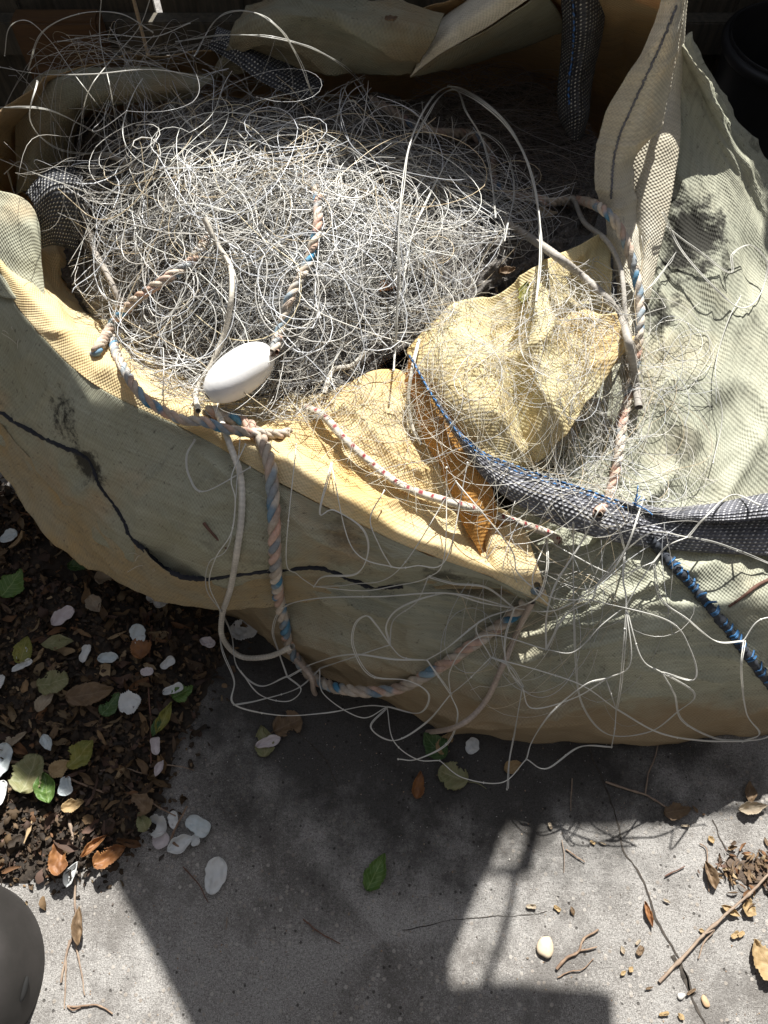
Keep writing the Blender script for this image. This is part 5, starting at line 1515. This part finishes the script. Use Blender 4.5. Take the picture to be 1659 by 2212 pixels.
D('fallen_leaf', LR, 'lance', 1205 + 195, 1975, 46, 12, -80, 'thin orange husk beside the ground crack', 'leaf', 83, cup=1.2)
# small dry scraps on the sunny slab that nothing tells apart
sc = None
for i, (a, b, s) in enumerate([(1147, 1958, 24), (1203, 2002 - 40, 12), (1345, 2052, 14), (1382, 2054, 20), (1236, 1968, 15), (1346, 2102, 16), (1362, 2094, 14), (1402, 2134, 14), (1378, 2080 - 45, 12), (1470, 2195, 14), (1492, 2142, 18),
                               (1434, 2190, 16), (1440, 1946, 12), (1536, 1814, 16), (1655, 1820, 18), (1480, 1784, 18), (1600, 2018, 14), (1188, 1784, 16), (1280, 1820, 12), (1302, 1822, 12), (1500, 1748, 14), (1588, 2020, 20), (1515, 2010, 12)]):
    D('leaf_scrap', random.choice([LT, LP, LT, LP, LN]), random.choice(['square', 'lance', 'leaf', 'lance']), a, b, s * rng.uniform(.8, 1.3), s * rng.uniform(.25, .7), rng.uniform(0, 360), 'tiny tan scrap of dry leaf on the sunlit concrete', 'leaf scrap', 120 + i * 7, cup=rng.uniform(-.3, .7), curl=rng.uniform(-.2, .5), tilt=(rng.normal(0, 6), rng.normal(0, 6)), group='dry leaf scraps on the sunlit concrete')

# pebbles
M_PEB = plain('pebble', (.62, .52, .38), (.50, .40, .28), scale=60, rough=.5, speck=(160, (.35, .22, .14), .62, .6), bump_s=.15)


def pebble(px, py, L, Wd, rot, label, mat=M_PEB, seed=1):
    bm = bmesh.new(); bmesh.ops.create_icosphere(bm, subdivisions=3, radius=.5)
    for q in bm.verts:
        c = q.co
        k = 1 + .12 * math.sin(c.x * 5 + seed) + .08 * math.sin(c.y * 7 + seed * 2)
        q.co = Vector((c.x * L * PXM * k, c.y * Wd * PXM * k * (1 - .35 * c.x), c.z * Wd * PXM * .6))
    me = bpy.data.meshes.new('pebble'); bm.to_mesh(me); bm.free()
    for f_ in me.polygons:
        f_.use_smooth = True
    me.materials.append(mat)
    o = bpy.data.objects.new('pebble', me); COL.objects.link(o)
    p = W(px, py, 0); o.location = (p[0], p[1], Wd * PXM * .24); o.rotation_euler.z = math.radians(rot)
    tag(o, label, 'pebble')


pebble(1177, 2044, 42, 27, 75, 'smooth cream pebble on the sunlit concrete', seed=2)
pebble(1471, 2151, 14, 13, 20, 'small round grey pebble right of the lower crack', plain('pebble_grey', (.5, .48, .45), (.4, .38, .35), scale=90), 4)
pebble(1522, 2163, 20, 13, 110, 'small orange-tan pebble lying in the lower crack', plain('pebble_tan', (.5, .34, .2), (.4, .27, .16), scale=90), 5)

# twigs
def twig(runs, r, label, mat=TW, seed=1, name='twig', z=.004):
    parts = []
    for k, L in enumerate(runs):
        pts, t = resample([W(q[0], q[1], q[2] if len(q) > 2 else z) for q in L], step=.003)
        pts = pts + .0016 * np.stack([fbm(t * 45, t * 0 + j, seed + k * 7, 3) for j in range(3)], 1)
        rr = r * (1 if k == 0 else .65) * np.linspace(1.0, .65, len(pts)) * (1 + .18 * fbm(t * 120, t * 0, seed + 3, 3))
        # swollen buds
        for bpos in np.arange(.15, .95, .27):
            rr *= 1 + .45 * np.exp(-((np.linspace(0, 1, len(pts)) - bpos) / .02) ** 2)
        parts.append(tubes(pts[None], rr[None], 7))
    v, f, _ = merge(parts)
    o = link(name, v, f, mat)
    tag(top_from(o), label, 'twig')


TW2 = plain('twig_pale', (.30, .23, .17), (.22, .16, .12), scale=80, rough=.8, bump_s=.6)
TW3 = plain('twig_red', (.10, .05, .035), (.16, .08, .055), scale=80, rough=.8, bump_s=.6)
twig([[(1424, 2122, .003), (1480, 2062, .008), (1530, 2010, .012), (1580, 1965, .014), (1640, 1910, .016), (1700, 1850, .018)], [(1522, 2015, .012), (1545, 2010, .008), (1520, 2035, .004), (1508, 2070, .003)]], .0026,
     'long bare twig slanting across the sunlit concrete at the right', TW2, 3)
twig([[(1309, 1690), (1350, 1704), (1396, 1718), (1430, 1738), (1458, 1754)], [(1394, 1716), (1398, 1680), (1412, 1640), (1425, 1600)]], .0021, 'forked grey twig in the bag shadow beside the crack', TW2, 5)
twig([[(1237, 1682), (1234, 1716), (1233, 1752)]], .0011, 'short thin twig standing upright in the bag shadow', TW2, 7)
twig([[(1203, 2094), (1225, 2070), (1250, 2055), (1262, 2030), (1292, 2008)], [(1250, 2055), (1275, 2050), (1290, 2045)]], .0022, 'brown budded twig on the sunlit concrete right of the cream pebble', TW, 9)
twig([[(1204, 2112), (1230, 2100), (1260, 2092), (1284, 2072)]], .0010, 'thin curved stalk below the brown budded twig', TW, 11)
twig([[(1222, 1834), (1243, 1848), (1264, 1861)]], .0012, 'short brown stalk near the top of the sunlit concrete', TW, 13)
twig([[(1214, 1815), (1219, 1850), (1218, 1885)]], .0007, 'hair-thin pale stalk beside the short brown stalk', TW2, 14)
twig([[(1436, 1893), (1455, 1882), (1478, 1872)]], .0012, 'short dark stalk with a golden bud in the middle of the sunny slab', TW3, 15)
twig([[(1512, 1823), (1527, 1835), (1528, 1880), (1532, 1925)]], .0009, 'thin hooked stalk beside the red-flecked seed head', TW, 16)
twig([[(328, 1352), (322, 1420), (321, 1490), (326, 1560), (326, 1650)]], .0018, 'thin upright reddish twig on the leaf litter below the bag', TW3, 17, z=.028)
twig([[(-10, 1640, .03), (60, 1652, .034), (115, 1672, .034), (170, 1690, .03), (225, 1712, .024)]], .0026, 'brown twig lying over the big olive leaf', TW, 19)
twig([[(150, 1728, .024), (150, 1770, .024), (156, 1810, .022), (152, 1860, .018), (160, 1900, .010), (163, 1960, .006), (160, 2010, .005), (145, 2050, .004), (132, 2122, .003)], [(160, 2010, .005), (168, 2060, .004), (184, 2150, .003)], [(150, 2030, .004), (142, 2080, .003), (140, 2180, .002)]], .0024,
     'long pale forked twig running down from the litter onto the sunlit concrete', TW2, 21)
twig([[(145, 2172), (170, 2175), (205, 2170), (225, 2178), (243, 2190)], [(145, 2172), (158, 2182), (175, 2178)]], .0016, 'curled brown stalk with a dry flower head at the bottom left', TW, 23)
twig([[(388, 1832, .003), (372, 1812, .010), (384, 1780, .016), (404, 1742, .020)]], .0022, 'brown twig leaning through the cluster of white petals', TW, 25)
twig([[(265, 1690, .016), (300, 1718, .016), (345, 1745, .012), (385, 1765, .008)]], .0015, 'thin brown twig above the petal cluster', TW, 27)
twig([[(322, 1654, .018), (370, 1652, .014), (420, 1664, .006)]], .0014, 'grey twig lying from the litter onto the shaded concrete', TW2, 29)
twig([[(215, 1665, .02), (270, 1660, .02), (330, 1676, .016)]], .0014, 'pale twig on the litter right of the yellow leaf', TW2, 31)
twig([[(395, 1872), (425, 1905), (450, 1948)]], .0010, 'dark curved stalk left of the lone oval petal', TW3, 33)
twig([[(655, 1985), (690, 2015), (735, 2038)]], .0012, 'dark stalk alone in the middle of the shaded concrete', TW3, 35)
twig([[(490, 1980), (489, 2008)]], .0008, 'short straw below the lone oval petal', TW2, 37)
twig([[(1000, 1735, .003), (1040, 1720, .004), (1075, 1690, .004)]], .0012, 'thin stalk beside the pale green rounded leaf', TW2, 39) if False else None
p0, p1, p2 = on(440, 1130, .003), on(462, 1156, .005), on(490, 1186, .003)
v, f, _ = tubes(cr1(np.array([p0, p1, p2]), 30)[None], np.linspace(.0026, .0012, 30)[None], 6)
tag(top_from(link('twig', v, f, TW3)), 'dark brown stalk stuck to the outside of the bag collar', 'twig')
p0, p1 = on(1540, 1320, .004), on(1675, 1235, .004)
Q = dense_lay([(1575, 1310), (1610, 1285), (1640, 1262), (1690, 1240)], .004, 40)
v, f, _ = tubes(Q[None], np.linspace(.002, .0032, 40)[None] * (1 + .2 * fbm(np.arange(40) * .4, np.zeros(40), 4, 2))[None], 6)
tag(top_from(link('twig', v, f, TW3)), 'dark twig resting on the sunlit bag side right of the blue stitching', 'twig')
# leaves caught in the net
for (a, b, h, m_, L_, w_, r_, lab) in [(838, 625, .03, LR, 52, 34, 30, 'crumpled brown leaf caught in the middle of the net'),
                                       (1130, 640, .012, LY, 70, 30, 75, 'yellow-green leaf caught between the net and the pale flap'),
                                       (1095, 590, .015, LN, 44, 26, 20, 'dark brown leaf caught in the net above the pale flap'),
                                       (1180, 470, .03, LP, 54, 34, 10, 'pale dry leaf tangled in the net beside the right rim'),
                                       (845, 45, .012, LN, 30, 22, 20, 'dark leaf lying on the folded cloth at the back of the bag')]:
    p = on(a, b, h)
    V, F, uv = blade('leaf', L_ * .00070, w_ * .00070, int(a), .6, .9)
    aa = math.radians(r_); Rz = np.array([[math.cos(aa), -math.sin(aa), 0], [math.sin(aa), math.cos(aa), 0], [0, 0, 1]])
    o = link('caught_leaf', V @ Rz.T, F, m_, uv=uv); o.location = p; tag(o, lab, 'leaf')
    md = o.modifiers.new('thickness', 'SOLIDIFY'); md.thickness = .0004

# ==================================================================== UPTURNED POT, BUCKET, FENCE
def lathe(profile, n=72):
    P = cr1(np.array(profile, float), len(profile) * 6)
    ang = np.arange(n) * 2 * math.pi / n
    V = np.stack([P[:, 0, None] * np.cos(ang), P[:, 0, None] * np.sin(ang), np.repeat(P[:, 1, None], n, 1)], -1)
    idx = np.arange(len(P) * n).reshape(len(P), n)
    a = idx[:-1]; b = np.roll(a, -1, 1); d = idx[1:]; c = np.roll(d, -1, 1)
    return V.reshape(-1, 3), np.stack([a, b, c, d], -1).reshape(-1, 4)


M_POT = plain('dusty_plastic', (.020, .018, .016), (.032, .028, .026), scale=18, rough=.7, speck=(300, (.4, .38, .34), .74, .7), bump_s=.08, spec=.5)
pc = W(-140, 2118, .06)
pot = thing('upturned_pot', 'smooth dark brown rounded plastic pot turned upside down at the lower left corner', 'pot', (pc[0], pc[1], 0))
v, f = lathe([(.139, 0), (.140, .02), (.138, .05), (.132, .085), (.119, .115), (.096, .137), (.062, .150), (.027, .155), (.001, .156)])
link('pot_body', v + np.array(pot.location), f, M_POT, pot)
M_HOLE = plain('dark_hole', (.008, .008, .008), (.012, .011, .01), scale=20, rough=.9, bump_s=0)
sl = W(83, 2140, .07)
d = np.array([sl[0] - pc[0], sl[1] - pc[1], 0]); d /= np.linalg.norm(d)
sp = np.array([pc[0], pc[1], .062]) + d * .1365
Pn = np.array([sp + np.array([-d[1], d[0], 0]) * s * .017 for s in np.linspace(-1, 1, 12)])
v, f, _ = tubes(Pn[None], (.0052 * np.sqrt(np.clip(1 - np.linspace(-1, 1, 12) ** 2, .02, 1)))[None], 8)
link('drain_slot', v, f, M_HOLE, pot)

bc = W(1722, 95, .40)
M_BKT = plain('black_plastic', (.012, .012, .013), (.022, .022, .024), scale=10, rough=.45, speck=(200, (.08, .08, .08), .70, .5), bump_s=.1)
bk = thing('black_bucket', 'black plastic bucket with a rolled rim in the shade behind the bag', 'bucket', (bc[0], bc[1], 0))
v, f = lathe([(.001, .004), (.115, .004), (.120, .01), (.126, .10), (.136, .25), (.144, .395), (.139, .395), (.130, .25), (.120, .10), (.114, .02), (.001, .018)])
link('bucket_body', v + np.array(bk.location), f, M_BKT, bk)
v, f = lathe([(.143, .380), (.153, .382), (.158, .392), (.156, .402), (.148, .406), (.141, .402), (.139, .394)])
link('bucket_rim', v + np.array(bk.location), f, M_BKT, bk)

# fence at the back; its shade lies over the far half of the bag
M_WOOD = plain('old_fence_wood', (.055, .050, .040), (.11, .095, .070), scale=5, rough=.85, stretch=(14, 14, 1.2), bump_s=.6, bscale=30)
M_WOOD2 = plain('brown_timber', (.13, .07, .03), (.09, .05, .025), scale=6, rough=.8, stretch=(1.5, 14, 14), bump_s=.5, bscale=30)
FY, FH = 1.95, 1.62


def box(x0, x1, y0, y1, z0, z1, bev=.003):
    bm = bmesh.new()
    bmesh.ops.create_cube(bm, size=1)
    for q in bm.verts:
        q.co = Vector(((x0 + x1) / 2 + q.co.x * (x1 - x0), (y0 + y1) / 2 + q.co.y * (y1 - y0), (z0 + z1) / 2 + q.co.z * (z1 - z0)))
    bmesh.ops.bevel(bm, geom=bm.edges[:], offset=bev, segments=2, affect='EDGES')
    V = np.array([q.co[:] for q in bm.verts]); F = [[l.index for l in q.verts] for q in bm.faces]
    bm.free()
    return V, F


fence = thing('wooden_fence', 'weathered dark wooden board fence standing in shade behind the bag', 'fence', (0, FY, 0))
cp = W(312, 88, .31)
slit = cp[0] + SUN[0] * (FY - cp[1]) / SUN[1]
x = -2.2
k = 0
while x < 2.2:
    w = rng.uniform(.095, .115)
    if x < slit - .006 < x + w:
        w = slit - .006 - x
    h = FH + .04 * math.sin(k * 1.7) + rng.normal(0, .012)
    V, F = box(x, x + w - .0015, FY + (.012 if k % 2 else 0), FY + (.030 if k % 2 else .018), 0.02, h)
    link('board', V, F, M_WOOD, fence, smooth=False)
    x = slit + .007 if abs(x + w - (slit - .006)) < 1e-6 else x + w - .012
    k += 1
for z0 in (.24, 1.3):
    V, F = box(-2.2, 2.2, FY - .045, FY - .001, z0, z0 + .08)
    link('rail', V, F, M_WOOD, fence, smooth=False)
for xp in (-1.9, 0.95, 2.15):
    V, F = box(xp, xp + .09, FY - .138, FY - .048, 0, FH - .05, .005)
    link('post', V, F, M_WOOD, fence, smooth=False)
tb = thing('timber_offcut', 'orange-brown timber offcut leaning against the fence behind the net', 'timber', (W(210, 30, .2)[0], FY - .09, 0))
V, F = box(tb.location[0] - .10, tb.location[0] + .10, FY - .11, FY - .055, .0, .36, .006)
link('timber', V, F, M_WOOD2, tb, smooth=False)
# two split canes standing in front of the fence
M_CANE = plain('split_cane', (.72, .56, .36), (.60, .44, .28), scale=40, rough=.5, stretch=(1, 1, 4))
for (L, r, lab) in (([cp + [0, .004, .21], cp + [0, .002, .12], cp, cp - [0, 0, .16]], .0042, 'pale split cane standing upright in front of the fence behind the net'),
                    ([W(126, 30, .30), W(131, 60, .26), W(140, 100, .2)], .004, 'short weathered cane stub left of the pale split cane')):
    P, t = resample(L, n=30)
    v, f, _ = tubes(P[None], np.full((1, 30), r) * (1 + .2 * fbm(t * 40, t * 0, 3, 2)), 6)
    tag(top_from(link('cane', v, f, M_CANE)), lab, 'cane')

# unseen wall behind the viewer and side fences, added to cut the sky light
M_BLOCK = plain('dark_block_wall', (.055, .05, .048), (.08, .074, .07), scale=12, rough=.9, bump_s=.5)
V, F = box(-4, 4, -1.75, -1.5, 0, 4.6, .01)
tag(top_from(link('sky_block_wall', V, F, M_BLOCK, smooth=False)), 'unseen dark wall added on the near side to block sky light', 'wall')
for s_, lab in ((-1, 'unseen dark board fence added at the left to block sky light'), (1, 'unseen dark board fence added at the right to block sky light')):
    sf = thing('sky_block_fence', lab, 'fence', (2.3 * s_, .2, 0))
    yy = -1.45
    while yy < 2.0:
        w_ = rng.uniform(.13, .16)
        V, F = box(2.3 * s_ - .01, 2.3 * s_ + .01, yy, yy + w_ - .002, .02, 2.25 + rng.normal(0, .01))
        link('board', V, F, M_WOOD, sf, smooth=False)
        yy += w_

# ==================================================================== ADDED SHADE SHEET, STRAP AND LINE (unseen, cut to cast the slab's shade)
LINE_Y, LINE_Z = 1.40, 2.12


def shadow_of(p):
    p = np.array(p)
    return p - SUN * (p[2] / SUN[2])


M_SHADE_SHEET = plain('shade_sheet_cloth', (.05, .055, .07), (.07, .075, .09), scale=30, rough=.95, bump_s=.8, bscale=300)
from mathutils.geometry import tessellate_polygon


def hung(name, ground_pts, label, cat, y):
    P = [p + SUN * ((y - p[1]) / SUN[1]) for p in ground_pts]
    tri = tessellate_polygon([[Vector((q[0], q[2], 0)) for q in P]])
    o = link(name, P, [tuple(t) for t in tri], M_SHADE_SHEET, smooth=False)
    md = o.modifiers.new('thickness', 'SOLIDIFY'); md.thickness = .004; md.offset = 0
    return tag(o, label, cat)


BOT = 2290
G0 = lambda L: [W(a, b, 0) for a, b in L]
edge_top = [shadow_of(W(*q)) - [0, dy, 0] for q, dy in ((UPE[7], .083), (UPE[6], .083), (UPE[5], .083), (UPE[4], .06), (LIP[7], -.014), (LIP[6], -.022), (LIP[5], -.022), (LIP[4], .0), (LIP[3], .012), (LIP[2], .004), (LIP[1], .004), (LIP[0], .004))]
hung('shade_sheet', G0([(-160, 1640), (0, 1700), (60, 1735), (150, 1772), (205, 1838), (242, 1895), (290, 1985), (345, 2090), (400, 2200), (446, BOT), (1330, BOT), (1326, 2210), (1325, 2150), (1290, 2136), (1200, 2132), (1100, 2120), (1020, 2128), (976, 2130),
                  (972, 2080), (1000, 2010), (1030, 1930), (1062, 1868), (1080, 1810), (1098, 1780), (1200, 1786), (1330, 1784), (1440, 1768), (1550, 1757), (1760, 1750)]) + edge_top,
     'unseen dark sheet added and shaped to shade the slab', 'shade_sheet', LINE_Y)
hung('shade_strap', G0([(1148, 1765), (1172, 1765), (1160, 1830), (1146, 1885), (1122, 1890), (1112, 1950), (1095, 2020), (1070, 2090), (1058, 2135), (1034, 2133), (1056, 2080), (1080, 2010), (1096, 1950), (1104, 1893), (1080, 1892), (1056, 1890), (1060, 1878), (1090, 1874), (1118, 1868), (1134, 1820)]),
     'unseen narrow dark strap added to shade a strip of the slab', 'strap', LINE_Y - .012)
M_METAL = plain('galvanised_pole', (.4, .4, .4), (.3, .3, .3), scale=30, rough=.5)
wl = thing('shade_line', 'unseen line between two poles added to carry the shade sheet', 'washing line', (0, LINE_Y, 0))
v, f, _ = tubes(np.array([[[-2.4, LINE_Y, LINE_Z], [-1.2, LINE_Y, LINE_Z - .01], [0, LINE_Y, LINE_Z - .012], [1.2, LINE_Y, LINE_Z - .01], [2.4, LINE_Y, LINE_Z]]]), np.array([.002]), 6)
link('line', v, f, M_METAL, wl)
for s in (-2.4, 2.4):
    v, f, _ = tubes(np.array([[[s, LINE_Y, 0], [s, LINE_Y, 1.2], [s, LINE_Y, LINE_Z + .1]]]), np.array([.025]), 12)
    link('pole', v, f, M_METAL, wl)

# ==================================================================== LIGHT AND CAMERA
w = bpy.data.worlds.new('World'); scene.world = w; w.use_nodes = True
nt = w.node_tree; nt.nodes.clear()
sky = nt.nodes.new('ShaderNodeTexSky'); sky.sky_type = 'NISHITA'; sky.sun_disc = False
sky.sun_elevation = SUN_EL; sky.sun_rotation = SUN_AZ; sky.air_density = 1.0; sky.dust_density = 1.2
bg = nt.nodes.new('ShaderNodeBackground'); bg.inputs[1].default_value = .062
wo = nt.nodes.new('ShaderNodeOutputWorld')
hs = nt.nodes.new('ShaderNodeHueSaturation'); hs.inputs['Saturation'].default_value = .45   # white balance of the shade
nt.links.new(sky.outputs[0], hs.inputs['Color']); nt.links.new(hs.outputs[0], bg.inputs[0]); nt.links.new(bg.outputs[0], wo.inputs[0])
sl_ = bpy.data.lights.new('sun', 'SUN'); sl_.energy = 5.0; sl_.angle = math.radians(.5); sl_.color = (1, .975, .925)
so = bpy.data.objects.new('sun', sl_); COL.objects.link(so)
so.rotation_euler = Vector(-SUN).to_track_quat('-Z', 'Y').to_euler()
so.location = (1, 3, 4)

cam = bpy.data.cameras.new('camera'); co = bpy.data.objects.new('camera', cam); COL.objects.link(co)
co.location = CAM; co.rotation_euler = (math.pi / 2 - PITCH, 0, 0)
cam.sensor_fit = 'VERTICAL'; cam.sensor_height = 36; cam.sensor_width = 27
cam.lens = 18 / math.tan(HALF)
cam.clip_start = .01; cam.clip_end = 200
scene.camera = co
scene.view_settings.view_transform = 'Standard'; scene.view_settings.look = 'None'
scene.view_settings.exposure = 1.1; scene.view_settings.gamma = 1
scene.view_settings.use_curve_mapping = False
scene.cycles.max_bounces = 8
